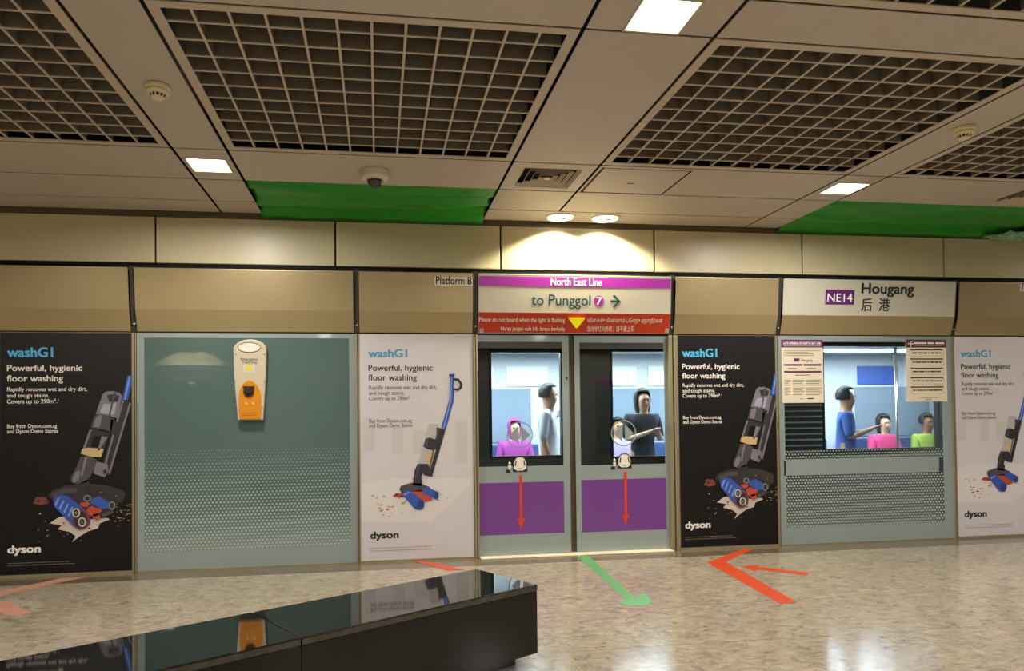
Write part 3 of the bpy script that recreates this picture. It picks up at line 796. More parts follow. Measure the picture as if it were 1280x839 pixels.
CW = {'T': mat('ink_steel_blue', C(70, 140, 180), .5), 'H': M_ADBROWN, 'S': M_ADGREYT, 'L': M_INK}
FB = [(856.6, 916, 672.2), (856.6, 920.5, 674.8)]; FW = [(462.5, 540, 686), (462.5, 541, 689.5)]
poster('black floor cleaner poster at the left edge, left of the wide glass', -3.225, -2.142, M_ADB, SIGNB, CB, art_black(), 0, DXB, FB, M_ADGREYT)
poster('white floor cleaner poster between the wide glass and the doors', -.172, .890, M_ADW, SIGNW, CW, art_white(), 0, 0, FW, M_GREY)
poster('black floor cleaner poster just right of the sliding doors', 2.924, 3.969, M_ADB, SIGNB, CB, art_black(), -DXB, 0, FB, M_ADGREYT)
poster('white floor cleaner poster cut off by the right edge', 5.978, 7.10, M_ADW, SIGNW, CW, art_white(), DXW, DXW, FW, M_GREY)

# ================================================================== EMERGENCY STOP BOX, NOTICES
t = thing('emergency_stop_box', 'cream and amber emergency train stop box on the wide teal glass', 'emergency box', (-1.138, -.03, 1.317))
def outline(px):
    return [WP(x, y, -.05) for x, y in px]
ol = [(297.3, 525.5), (292.5, 470), (291.7, 434), (297, 428.5), (305, 425.2), (312.5, 424.2), (320, 425.2), (328, 428.5), (333, 434), (332, 470), (328.3, 525.5)]
mb = MB(); mb.prism([(p[0], -.06, p[1]) for p in outline(ol)], (0, .062, 0), M_CREAMP); mb.build('housing', t, bevel=.010, bseg=3)
mb = MB(); c = WP(311.5, 434.6, -.06); mb.disc(c[0], c[1], .100, -.0625, M_DARKP, rz=.047, t=.004); mb.disc(c[0], c[1], .094, -.0645, mat('indicator_white', C(222, 212, 194), .3), rz=.041, t=.003)
q = mb.build('indicator_lens', t)
mb = MB()
am = [(299.5, 524.5), (298.3, 500), (299.5, 489), (303, 481.5), (308, 476.6), (312, 475.2), (316, 476.6), (321.5, 481.5), (325.5, 489), (326.8, 500), (326.2, 524.5)]
mb.prism([(p[0], -.072, p[1]) for p in [WP(x, y, -.06) for x, y in am]], (0, .014, 0), M_AMBER); cov = mb.build('amber_cover', t, bevel=.004)
mb = MB(); c = WP(311, 489.5, -.07)
mb.lathe([(.0, -.030), (.022, -.028), (.026, -.018), (.045, -.016), (.047, .0)], c[0], -.072, c[1], M_DARKP, n=24, axis='y'); mb.box(c[0]-.048, c[0]+.048, -.084, -.07, c[1]+.030, c[1]+.046, M_DARKP)
pb = mb.build('push_button', cov, smooth=False)
mb = MB()
for dx in (-4, 4.5):
    c = WP(312+dx, 504.5, -.07); mb.flat([(c[0]-.014, c[1]+.008), (c[0]-.004, c[1]+.014), (c[0]+.012, c[1]-.002), (c[0]+.004, c[1]-.012)], -.0735, mat('label_peach', C(240, 190, 130), .5))
c = WP(302, 516, -.07); e = WP(321, 516, -.07)
for k in range(2): mb.flat([(c[0], c[1]-.02*k), (e[0], c[1]-.02*k), (e[0], c[1]-.02*k-.006), (c[0], c[1]-.02*k-.006)], -.0735, mat('label_brown', C(170, 96, 20), .5))
mb.build('marking', cov)
mb = MB(); a = WP(301, 450.7, -.06); b = WP(322.5, 450.7, -.06); mb.text('Emergency', a, b[0], .024, M_ADBROWN, y=-.0612, bold=.008); mb.build('lettering', t); mb = MB()
a = WP(302.5, 454.6, -.06); b = WP(321.5, 454.6, -.06); mb.text('Train Stop', a, b[0], .024, M_ADBROWN, y=-.0612, bold=.008); mb.build('lettering', t)
mb = MB(); a = WP(304, 456, -.06); b = WP(318.5, 466, -.06); mb.flat([a, (b[0], a[1]), b, (a[0], b[1])], -.0618, M_ADW)
a = WP(307, 457, -.06); b = WP(315, 464, -.06); mb.flat([a, (b[0], a[1]), b, (a[0], b[1])], -.0628, mat('sticker_yellow', C(206, 196, 30), .5)); mb.build('sticker', t)
for px, py in ((294, 443), (331, 443), (293.5, 477), (331, 477), (295.5, 510), (328.5, 510)):
    mb = MB(); c = WP(px, py, -.06); mb.lathe([(0, -.004), (.005, -.003), (.006, 0)], c[0]+(.004 if px < 312 else -.004), -.06, c[1], M_STEEL, n=10, axis='y'); mb.build('screw', t)

def sheet(name, label, px0, py0, px1, py1):
    a = WP(px0, py0, -.002); b = WP(px1, py1, -.002)
    t = thing(name, label, 'notice', ((a[0]+b[0])/2, 0, b[1]))
    mb = MB(); mb.box(a[0], b[0], -.0035, .0005, b[1], a[1], M_PAPER); mb.build('paper', t)
    W_, H_ = b[0]-a[0], a[1]-b[1]
    return t, (lambda u, v: (a[0]+u*W_, a[1]-v*H_))
t, g = sheet('paper_notice', 'late opening notice with purple heading on the left of the dotted glass', 976.3, 424.7, 1029.8, 503.5)
def bar(mb, g, u0, v0, u1, v1, m, y=-.0045):
    mb.flat([g(u0, v0), g(u1, v0), g(u1, v1), g(u0, v1)], y, m, t=.0008)
mb = MB(); bar(mb, g, 0, 0, 1, .125, M_NPUR); hd_ = mb.build('heading_band', t)
mb = MB(); p = g(.05, .075); mb.text('LATE OPENING OF NORTH EAST LINE', p, g(.95, 0)[0], .024, M_WHITE, y=-.0052, bold=.02); bar(mb, g, .05, .095, .95, .108, M_GREY, -.0052); mb.build('lettering', hd_)
mb = MB()
bar(mb, g, .29, .295, .43, .35, M_NPUR); p = g(.47, .345); mb.text('Hougang', p, g(.74, 0)[0], .030, M_ADBROWN, y=-.0045)
for (u0, u1, v) in ((.06, .49, .385), (.52, .95, .385), (.06, .95, .495)): bar(mb, g, u0, v, u1, v+.03, M_NPUR)
for k in range(4): bar(mb, g, .06, .17+k*.026, .78 if k > 1 else .95-.3*(k % 2), .182+k*.026, M_GREY)
for u0 in (.15, .6): bar(mb, g, u0, .45, u0+.22, .465, M_ADGREYT)
bar(mb, g, .32, .555, .68, .567, M_ADGREYT)
for k in range(9):
    for u0, u1 in ((.06, .2), (.26, .53), (.58, .95)): bar(mb, g, u0, .635+k*.026+(.02 if k > 3 else 0), u1-.05*(k % 3 == 2), .648+k*.026+(.02 if k > 3 else 0), M_GREY)
bar(mb, g, .42, .93, .5, .942, M_GREY); bar(mb, g, .6, .925, .75, .942, M_ADBROWN)
mb.build('printed_lines', t)
t, g = sheet('paper_notice', 'train notice with maroon heading and five boxed rows on the right', 1132.3, 424.5, 1184.2, 502)
mb = MB(); bar(mb, g, 0, 0, 1, .13, M_NMAR); hd_ = mb.build('heading_band', t)
mb = MB()
for k, (u0, u1) in enumerate(((.2, .5), (.53, .7), (.73, .95))): bar(mb, g, u0, .045, u1, .072, M_ADCREAM, -.0052)
bar(mb, g, .2, .092, .88, .102, M_GREY, -.0052)
bar(mb, g, .04, .06, .18, .075, M_ADCREAM, -.0052); bar(mb, g, .10, .025, .125, .12, M_ADCREAM, -.0052); bar(mb, g, .1, .025, .17, .036, M_ADCREAM, -.0052); mb.build('emblem', hd_)
mb = MB()
for k in range(5):
    v = .155+k*.15
    bar(mb, g, .09, v, .91, v+.02, M_NMAR)
    bar(mb, g, .12, v+.11, .92, v+.114, M_GREY); bar(mb, g, .12, v+.02, .125, v+.11, M_GREY); bar(mb, g, .915, v+.02, .92, v+.11, M_GREY)
    rnd = random.Random(k); u = .15
    while u < .85:
        q = rnd.uniform(.05, .14); bar(mb, g, u, v+.05, min(u+q, .87), v+.072, M_ADBROWN if q > .08 else M_ADGREYT); u += q+.015
bar(mb, g, .3, .935, .75, .945, M_GREY); bar(mb, g, .45, .96, .6, .972, M_ADGREYT)
mb.build('printed_lines', t)

# ================================================================== CEILING FITTINGS
def grille(label, x0, x1, y0, y1):
    t = thing('ceiling_grille', label, 'ceiling grille', ((x0+x1)/2, (y0+y1)/2, HC), 'egg-crate ceiling grilles')
    x0 += GX; x1 -= GX; y0 += GY; y1 -= GY; fw = .052; D = .10
    mb = MB()
    mb.box(x0, x1, y0, y0+fw, HC, HC+.006, M_GRILLE); mb.box(x0, x1, y1-fw, y1, HC, HC+.006, M_GRILLE)
    mb.box(x0, x0+fw, y0+fw, y1-fw, HC, HC+.006, M_GRILLE); mb.box(x1-fw, x1, y0+fw, y1-fw, HC, HC+.006, M_GRILLE)
    mb.build('frame', t)
    mb = MB(); lp = MB(); p = .1615; hw = .0065
    nx, ny = 11, 10
    ax0, ax1, ay0, ay1 = x0+fw, x1-fw, y0+fw, y1-fw
    sx = (ax1-ax0-(nx-1)*p)/2; sy = (ay1-ay0-(ny-1)*p)/2
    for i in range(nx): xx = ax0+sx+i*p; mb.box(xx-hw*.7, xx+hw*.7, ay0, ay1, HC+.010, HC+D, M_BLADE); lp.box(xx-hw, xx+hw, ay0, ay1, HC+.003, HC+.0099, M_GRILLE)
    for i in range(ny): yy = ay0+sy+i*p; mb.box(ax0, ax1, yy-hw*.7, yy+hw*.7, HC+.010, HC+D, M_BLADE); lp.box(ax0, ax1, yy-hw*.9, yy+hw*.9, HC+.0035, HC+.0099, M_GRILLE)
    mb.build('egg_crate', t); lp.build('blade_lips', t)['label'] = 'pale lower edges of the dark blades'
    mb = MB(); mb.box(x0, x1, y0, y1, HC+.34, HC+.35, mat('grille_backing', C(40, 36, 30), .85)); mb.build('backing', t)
    for o in t.children: pass
    return t
grille('egg-crate ceiling grille cut off by the left edge of the ceiling', -3.388, A_, -3.40, -1.59)
grille('egg-crate ceiling grille in the middle, between smoke detector and downlight', B_, C_, -3.40, -1.59)
grille('egg-crate ceiling grille right of the brightest square downlight', D_, E_, -3.40, -1.59)
grille('egg-crate ceiling grille at the right edge, past the smoke detector', F_, G_, -3.40, -1.59)
grille('egg-crate ceiling grille peeking in at the top right corner', D_, E_, -5.54, -3.73)

def square_lamp(label, x, y, cell=None, group=None, simple=False):
    t = thing('square_downlight', label, 'downlight', (x, y, HC), group)
    h = .133
    if cell:
        cx0, cx1, cy0, cy1 = cell
        mb = MB()
        mb.box(cx0+GX, x-h-.012, cy0+GY, cy1-GY, HC, HC+T, M_CEIL); mb.box(x+h+.012, cx1-GX, cy0+GY, cy1-GY, HC, HC+T, M_CEIL)
        mb.box(x-h-.012, x+h+.012, cy0+GY, y-h-.012, HC, HC+T, M_CEIL); mb.box(x-h-.012, x+h+.012, y+h+.012, cy1-GY, HC, HC+T, M_CEIL)
        mb.build('mounting_panel', t)
    z = HC if cell else HC-.012
    mb = MB()
    for (a, b, c, d) in ((-h-.012, h+.012, -h-.012, -h), (-h-.012, h+.012, h, h+.012), (-h-.012, -h, -h, h), (h, h+.012, -h, h)):
        mb.box(x+a, x+b, y+c, y+d, z-.004, z+.045, M_CREAMP)
    mb.build('rim', t)
    mb = MB(); mb.box(x-h, x+h, y-h, y+h, z+.012, z+.02, M_DIFF); mb.build('diffuser', t)
    light('downlight_lamp', 'AREA', (x, y, z-.008), LAMP_W, WARM, t, size=.26)
    return t
square_lamp('square lit downlight at the left, in the narrow strip beyond the smoke detector', -1.205, -1.262, (A_, B_, -1.59, -.945))
square_lamp('square lit downlight at the right, beside the right green sheet', 3.855, -1.277, (E_, F_, -1.59, -.945))
square_lamp('brightest square downlight, at the top centre between two grilles', 1.322, -3.553, (C_, D_, -3.73, -3.40))
for k, (x, y) in enumerate([(-6.24, -1.27), (8.89, -1.27), (-3.72, -3.55), (6.36, -3.55), (-3.72, -6.6), (1.32, -5.6), (6.36, -6.6), (1.32, -8.4), (-3.72, -7.9), (6.36, -7.9), (8.9, -5.9), (-6.2, -5.9),
                            (-1.2, -10.0), (3.85, -10.0), (1.32, -12.1), (6.36, -12.1)]):
    square_lamp('square downlight added out of view, farther along or behind, to light the platform', x, y, None, 'added square downlights out of view')  # unseen lamps added for the general light on the platform

for x, lbl in ((1.712, 'left one of two round lit downlights above the direction sign'), (2.149, 'right one of two round lit downlights above the direction sign')):
    y = -.185
    t = thing('round_downlight', lbl, 'downlight', (x, y, HC))
    mb = MB(); n = 36
    mb.lathe([(.150, .0), (.150, -.005), (.128, -.006), (.124, -.004), (.124, .0)], x, y, HC, M_CREAMP, n=n); mb.build('trim_ring', t, smooth=False)
    mb = MB(); mb.lathe([(.0, -.0065), (.122, -.0065), (.122, -.002), (0, -.002)], x, y, HC, M_SPOTL, n=n); mb.build('reflector', t)
    mb = MB(); mb.lathe([(.0, -.012), (.022, -.011), (.026, -.006), (0, -.006)], x+.035, y+.01, HC, M_GREY, n=14); mb.build('lamp_cap', t)
    light('round_lamp', 'SPOT', (x, y, HC-.03), SPOT_W, (1, .9, .68), t, size=.05, spot=2.45, blend=.35)
for (px, py, lbl) in ((197, 107, 'round smoke detector on the left, in the narrow strip between two grilles'), (1205, 160, 'round smoke detector on the right, in the narrow strip between two grilles')):
    p = atZ(px, py, HC); x, y = p.x, p.y
    t = thing('smoke_detector', lbl, 'smoke detector', (x, y, HC))
    mb = MB(); mb.lathe([(.060, 0), (.066, -.004), (.066, -.020), (.062, -.024)], x, y, HC, mat('detector_cream', C(224, 212, 172), .45), n=28); mb.build('base', t, smooth=False)
    mb = MB(); mb.lathe([(.060, -.024), (.062, -.040), (.052, -.052)], x, y, HC, mat('detector_cream', None), n=28); mb.lathe([(.036, -.066), (.030, -.074), (.012, -.077), (0, -.077)], x, y, HC, mat('detector_cream', None), n=28)
    bd = mb.build('head', t)
    mb = MB(); mb.lathe([(.044, -.050), (.034, -.068)], x, y, HC, M_DARKP, n=24); sl = mb.build('smoke_inlet', bd)
    mb = MB()
    for k in range(12):
        a = 2*PI*k/12; ca, sa = math.cos(a), math.sin(a)
        mb.prism([(x+.051*ca-.003*sa, y+.051*sa+.003*ca, HC-.051), (x+.051*ca+.003*sa, y+.051*sa-.003*ca, HC-.051), (x+.036*ca+.003*sa, y+.036*sa-.003*ca, HC-.067), (x+.036*ca-.003*sa, y+.036*sa+.003*ca, HC-.067)], (-.006*ca, -.006*sa, 0), mat('detector_cream', None))
    mb.build('inlet_ribs', bd)
p = atZ(468.5, 214, HC); x, y = p.x, p.y
t = thing('dome_camera', 'white dome security camera on the ceiling before the left green sheet', 'security camera', (x, y, HC))
mb = MB(); mb.lathe([(.100, 0), (.104, -.004), (.102, -.050), (.096, -.060), (.070, -.066), (0, -.066)], x, y, HC, mat('camera_white', C(214, 204, 186), .4), n=36); mb.build('housing', t, smooth=False)
mb = MB(); mb.lathe([(.062, -.064)]+[(.060*math.cos(a), -.066-.060*math.sin(a)) for a in [i*PI/2/9 for i in range(10)]], x, y, HC, mat('dome_smoked', C(34, 30, 26), .05, spec=.9), n=32); mb.build('dome', t, smooth=True)
mb = MB(); mb.lathe([(.068, -.060), (.068, -.070), (.062, -.072)], x, y, HC, M_CREAMP, n=32); mb.build('dome_ring', t)

def diffuser(label, x0, x1, y0, y1, cell=None, open_front=True):
    t = thing('air_diffuser', label, 'air vent', ((x0+x1)/2, (y0+y1)/2, HC))
    if cell:
        cx0, cx1, cy0, cy1 = cell; mb = MB()
        mb.box(cx0+GX, x0, cy0+GY, cy1-GY, HC, HC+T, M_CEIL); mb.box(x1, cx1-GX, cy0+GY, cy1-GY, HC, HC+T, M_CEIL)
        mb.box(x0, x1, cy0+GY, y0, HC, HC+T, M_CEIL); mb.box(x0, x1, y1, cy1-GY, HC, HC+T, M_CEIL); mb.build('mounting_panel', t)
    mb = MB(); mb.box(x0, x1, y0, y1, HC+.06, HC+.065, M_BLACK); mb.build('duct', t)
    cx, cy = (x0+x1)/2, (y0+y1)/2; hx, hy_ = (x1-x0)/2, (y1-y0)/2
    mv = mat('vent_metal', C(196, 184, 160), .35)
    n = 4
    for k in range(n):
        f0 = 1-k*.225; f1 = f0-.09
        a0, a1, b0, b1 = hx*f0, hx*f1, hy_*f0, hy_*f1
        mb = MB(); z0, z1 = HC-.004, HC+.022
        O = [(cx-a0, cy-b0, z0), (cx+a0, cy-b0, z0), (cx+a0, cy+b0, z0), (cx-a0, cy+b0, z0)]
        I = [(cx-a1, cy-b1, z1), (cx+a1, cy-b1, z1), (cx+a1, cy+b1, z1), (cx-a1, cy+b1, z1)]
        for i in range(4):
            j = (i+1) % 4
            mb.prism([O[i], O[j], I[j], I[i]], (0, 0, .004), mv)
        mb.build('louvre', t)
    f = .10
    mb = MB(); mb.box(cx-hx*f, cx+hx*f, cy-hy_*f, cy+hy_*f, HC-.003, HC+.002, mv); mb.build('centre_plate', t)
    return t
diffuser('square louvred air diffuser above and left of the round downlights', 1.102, 1.552, -1.475, -1.035, (C_, D_, -1.59, -.945))
diffuser('louvred air diffuser just cut by the right edge above the green sheet', 5.42, 5.90, -1.49, -1.04)
t = thing('access_hatch', 'flush ceiling access hatch with dark edges, right of the air diffuser', 'hatch', (2.045, -1.24, HC))
mb = MB(); mb.box(1.705, 2.385, -1.525, -.958, HC+.001, HC+.018, M_CEIL); mb.build('door', t)
mb = MB(); mb.box(2.0, 2.05, -1.21, -1.20, HC-.003, HC+.001, M_GREY); mb.build('latch', t)

# green plastic sheets in the two openings where panels are missing
def green_sheet(label, x0, x1, y0, y1, seed):
    rnd = random.Random(seed); nx, ny = 60, 28
    bm = bmesh.new(); grid = []
    ph = [rnd.uniform(0, 6) for _ in range(4)]
    for j in range(ny+1):
        R = []
        for i in range(nx+1):
            u, v = i/nx, j/ny
            z = HC+.020+.018*math.sin(v*15+ph[0]+u*1.1)+.012*math.sin(v*26+ph[1]-u*2)+.008*math.sin(u*17+v*9+ph[2])
            z += .02*(1-min(u, 1-u, .12)/.12)*.8
            q = max(0, (v-.72)/.28)**2; z = z*(1-q)+(FZ1+.012+.004*math.sin(u*23))*q
            R.append(bm.verts.new((x0+(x1-x0)*u-(x0+x1)/2, y0+(y1-y0)*v-(y0+y1)/2, z-HC)))
        grid.append(R)
    for j in range(ny):
        for i in range(nx): bm.faces.new((grid[j][i], grid[j][i+1], grid[j+1][i+1], grid[j+1][i]))
    me = bpy.data.meshes.new('green_sheet'); bm.to_mesh(me); bm.free(); me.materials.append(M_GREEN)
    for p in me.polygons: p.use_smooth = True
    o = bpy.data.objects.new('green_sheet', me); COL.objects.link(o); o.location = ((x0+x1)/2, (y0+y1)/2, HC)
    s = o.modifiers.new('s', 'SOLIDIFY'); s.thickness = .002
    return tag(o, label, 'plastic sheet', 'green sheets over ceiling openings')
green_sheet('green plastic sheet in the ceiling opening behind the dome camera', B_-.01, C_+.01, -.955, -.003, 1)
green_sheet('green plastic sheet in the ceiling opening at the right edge', F_-.01, G_+.68, -.955, -.003, 4)
# crumpled clear plastic hanging out of the right opening
rnd = random.Random(9); bm = bmesh.new(); a = atY(1226, 290, -.06); n = 26; G = []
for j in range(9):
    R = []
    for i in range(n):
        u, v = i/(n-1), j/8
        R.append(bm.verts.new((u*.95, -.03-.26*v*(.3+.7*min(1, u*2.2))+rnd.uniform(-.02, .02), -.005+.035*v+.015*math.sin(u*11+v*5)+rnd.uniform(-.018, .018))))
    G.append(R)
for j in range(8):
    for i in range(n-1): bm.faces.new((G[j][i], G[j][i+1], G[j+1][i+1], G[j+1][i]))
me = bpy.data.meshes.new('crumpled_plastic'); bm.to_mesh(me); bm.free(); me.materials.append(M_CRUMP)
o = bpy.data.objects.new('crumpled_plastic', me); COL.objects.link(o); o.location = (a.x, -.03, 3.135); s = o.modifiers.new('s', 'SOLIDIFY'); s.thickness = .002
tag(o, 'crumpled pale green plastic bunched on the fascia at the right edge', 'plastic sheet')

# ================================================================== FLOOR STICKERS
def sticker(label, name, pts, m, cat='floor marking'):
    P = [FP(*p) for p in pts]; cx = sum(p[0] for p in P)/len(P); cy = sum(p[1] for p in P)/len(P)
    mb = MB(); mb.prism([(p[0], p[1], 0.0002) for p in P], (0, 0, .0016), m)
    return tag(mb.build(name, loc=(cx, cy, 0)), label, cat)
sticker('green arrow on the floor pointing away from the sliding doors', 'floor_arrow', [(721, 695), (735, 695), (793.5, 746.5), (805, 741), (815.5, 752.5), (809, 757.5), (783, 757.5), (772, 752), (783.5, 750.5)], M_GREENF)
sticker('orange chevron on the floor before the right black poster', 'floor_chevron', [(884, 703.5), (930, 686.3), (941, 687), (907, 702.5), (996, 753), (976, 755.5)], M_ORANGE)
sticker('small orange arrow on the floor inside the orange chevron', 'floor_arrow', [(926, 708.5), (949, 706.3), (947.5, 708.7), (1011, 716.2), (1008.5, 719.5), (946, 712.2), (944.5, 714.8)], M_ORANGE)
sticker('orange floor stripe beside the bench, in front of the white poster', 'floor_stripe', [(517, 702), (533, 702), (580, 712.5), (560, 713.5)], M_ORANGE)
sticker('faded salmon floor stripe running along the foot of the left black poster', 'floor_stripe', [(-14, 741), (0, 739.5), (80, 722.5), (106, 722), (60, 731), (-14, 748)], M_SALMON)
sticker('worn salmon arrow head on the floor at the left edge', 'floor_arrow', [(-20, 753), (17, 752.5), (14, 756), (38.5, 766), (20, 770.5), (8, 769), (-20, 757)], M_SALMON)

# ================================================================== BENCH
ZBN = .437
pr = atZ(672.5, 730.5, ZBN); pf = atZ(601.5, 710, ZBN); pl = atZ(377, 797.5, ZBN)
d = Vector((pl.x-pr.x, pl.y-pr.y, 0)).normalized(); nrm = Vector((-d.y, d.x, 0))
if nrm.dot(Vector((pf.x-pr.x, pf.y-pr.y, 0))) < 0: nrm = -nrm
wd = Vector((pf.x-pr.x, pf.y-pr.y, 0)).dot(nrm); seglen = (Vector((pl.x, pl.y))-Vector((pr.x, pr.y))).length
t = thing('bench', 'long black polished granite bench in the foreground', 'bench', (pr.x, pr.y, 0))
def bp(s_, n_, z): v = Vector((pr.x, pr.y, 0))+d*s_+nrm*n_; return (v.x, v.y, z)
def slab(mb, s0, s1, n0, n1, z0, z1, m):
    mb.prism([bp(s0, n0, z0), bp(s1, n0, z0), bp(s1, n1, z0), bp(s0, n1, z0)], (0, 0, z1-z0), m)
for k in range(2):
    s0, s1 = k*seglen+.0015, (k+1)*seglen-.0015
    mb = MB(); slab(mb, s0, s1, 0, wd, ZBN-.035, ZBN, M_BENCH); mb.build('seat_slab', t, bevel=.007, bseg=2)
    mb = MB(); slab(mb, s0+(.004 if k == 0 else 0), s1, .004, wd-.004, .068, ZBN-.0352, M_BENCHF); mb.build('front_cladding', t)
mb = MB(); slab(mb, .09, 2*seglen-.09, .09, wd-.09, 0, .068, M_BENCHF); mb.build('plinth', t)

# ================================================================== TRAIN
YTR = .42
t = thing('train', 'dark train standing behind the glass screen with lit windows', 'train', (2, YTR, -.9))
M_TB = mat('train_body', C(34, 37, 38), .3, coat=.3)
M_TIN = mat('train_lining', C(206, 212, 214), .5)
wins = []
for (x0, y0, x1, y1) in ((614, 441, 702, 569), (765, 440, 868, 569), (1029, 433, 1173.5, 559)):
    a = WP(x0, y0, YTR); b = WP(x1, y1, YTR); wins.append((a[0], b[0], b[1], a[1]))
X0, X1 = -6, 11
mb = MB(); zs0, zs1 = -.9, 2.74
xs = X0
for (a, b, z0, z1) in wins:
    mb.box(xs, a, YTR, YTR+.06, zs0, zs1, M_TB); mb.box(a, b, YTR, YTR+.06, zs0, z0, M_TB); mb.box(a, b, YTR, YTR+.06, z1, zs1, M_TB); xs = b
mb.box(xs, X1, YTR, YTR+.06, zs0, zs1, M_TB)
mb.box(X0, X1, 3.3, 3.36, zs0, zs1, M_TB); mb.box(X0, X1, YTR+.06, 3.3, zs1-.06, zs1, M_TB)
mb.build('body_shell', t)
mb = MB(); mb.box(X0, X1, YTR+.061, 3.299, -.06, -.001, mat('train_floor', C(110, 112, 116), .4)); mb.box(X0, X1, YTR+.061, 3.299, 2.2, 2.24, M_TIN); mb.box(X0, X1, 3.26, 3.298, 0, 2.2, M_TIN); mb.box(X0, X0+.05, YTR+.06, 3.3, 0, 2.2, M_TIN); mb.box(X1-.05, X1, YTR+.06, 3.3, 0, 2.2, M_TIN)
mb.build('interior_lining', t)
mb = MB(); mb.box(X0, X1, YTR-.004, YTR-.001, .52, .80, mat('train_stripe', C(110, 60, 128), .4)); mb.build('purple_stripe', t)
for (a, b, z0, z1) in wins:
    mb = MB(); e = .03
    mb.box(a-e, b+e, YTR-.006, YTR-.001, z1, z1+e, M_BLACK); mb.box(a-e, b+e, YTR-.006, YTR-.001, z0-e, z0, M_BLACK); mb.box(a-e, a, YTR-.006, YTR-.001, z0, z1, M_BLACK); mb.box(b, b+e, YTR-.006, YTR-.001, z0, z1, M_BLACK)
    w_ = mb.build('window_frame', t)
    mb = MB(); mb.box(a, b, YTR+.02, YTR+.026, z0, z1, M_TRAINGLASS); mb.build('pane', w_)
mb = MB()
for k in range(9):
    z = .92+k*.062; mb.prism([(4.10, YTR-.004, z), (4.74, YTR-.004, z), (4.74, YTR-.018, z-.012), (4.10, YTR-.018, z-.012)], (0, 0, .007), mat('reflected_line_grey', C(150, 156, 150), .4))
mb.build('reflected_lines', t)  # pale slats stand in for lines reflected in the glass screen
for yy in (1.25, 2.45):
    mb = MB(); mb.box(X0+.2, X1-.2, yy-.07, yy+.07, 2.17, 2.199, M_TRLIGHT); mb.build('light_strip', t)
    for xx in (0, 3.2, 6.4):
        l = light('strip_lamp', 'AREA', (xx, yy, 2.15), TRAIN_W, COOL, t); l.data.shape = 'RECTANGLE'; l.data.size = 3.2; l.data.size_y = .14
# far-side windows, advertising panels, seats, poles
for k in range(5):
    xa = -1.2+k*2.1
    mb = MB(); mb.box(xa, xa+1.25, 3.245, 3.262, .95, 1.7, mat('dark_window', C(140, 154, 168), .15)); mb.build('far_window', t)
    mb = MB(); mb.box(xa+.05, xa+.72, 3.235, 3.262, 1.74, 2.02, mat('ad_blue', C(64, 98, 180), .4) if k > 2 else M_WHITE); mb.box(xa+.9, xa+1.5, 3.235, 3.262, 1.74, 2.02, mat('ad_blue', None) if k == 3 else M_WHITE); mb.build('advert_panel', t)
    mb = MB(); mb.box(xa-.35, xa+1.55, 2.72, 3.2, .40, .46, mat('seat_blue', C(60, 84, 130), .5)); mb.box(xa-.35, xa+1.55, 3.14, 3.22, .46, .92, mat('seat_blue', None)); mb.box(xa-.35, xa+1.55, 2.85, 3.2, 0, .40, M_TIN); mb.build('seat_bench', t, bevel=.02)
    mb = MB(); mb.tube([(xa+1.68, 1.85, 0), (xa+1.68, 1.85, 2.2)], .018, M_STEEL); mb.build('grab_pole', t, smooth=True)

# ------------------------------------------------------------------ passengers
SKIN = [mat('skin_tan', C(196, 146, 112), .5), mat('skin_light', C(222, 176, 144), .5), mat('skin_brown', C(150, 104, 76), .5)]
HAIRM = mat('black_hair', C(28, 24, 24), .5)
def skinned(name, V, E, R, m, parent, root=0):
    me = bpy.data.meshes.new(name); me.from_pydata(V, E, []); o = bpy.data.objects.new(name, me); COL.objects.link(o)
    sk = o.modifiers.new('skin', 'SKIN'); sk.use_smooth_shade = True
    for i, r in enumerate(R):
        sv = me.skin_vertices[0].data[i]; sv.radius = r if isinstance(r, tuple) else (r, r); sv.use_root = (i == root)
    sb = o.modifiers.new('sub', 'SUBSURF'); sb.levels = 1; sb.render_levels = 1
    dg = bpy.context.evaluated_depsgraph_get(); new = bpy.data.meshes.new_from_object(o.evaluated_get(dg))
    bpy.data.objects.remove(o); new.materials.clear(); new.materials.append(m)
    for p in new.polygons: p.use_smooth = True; p.material_index = 0
    q = bpy.data.objects.new(name, new); COL.objects.link(q); q.parent = parent; WLOC[q.name] = Vector((0, 0, 0))
    return q
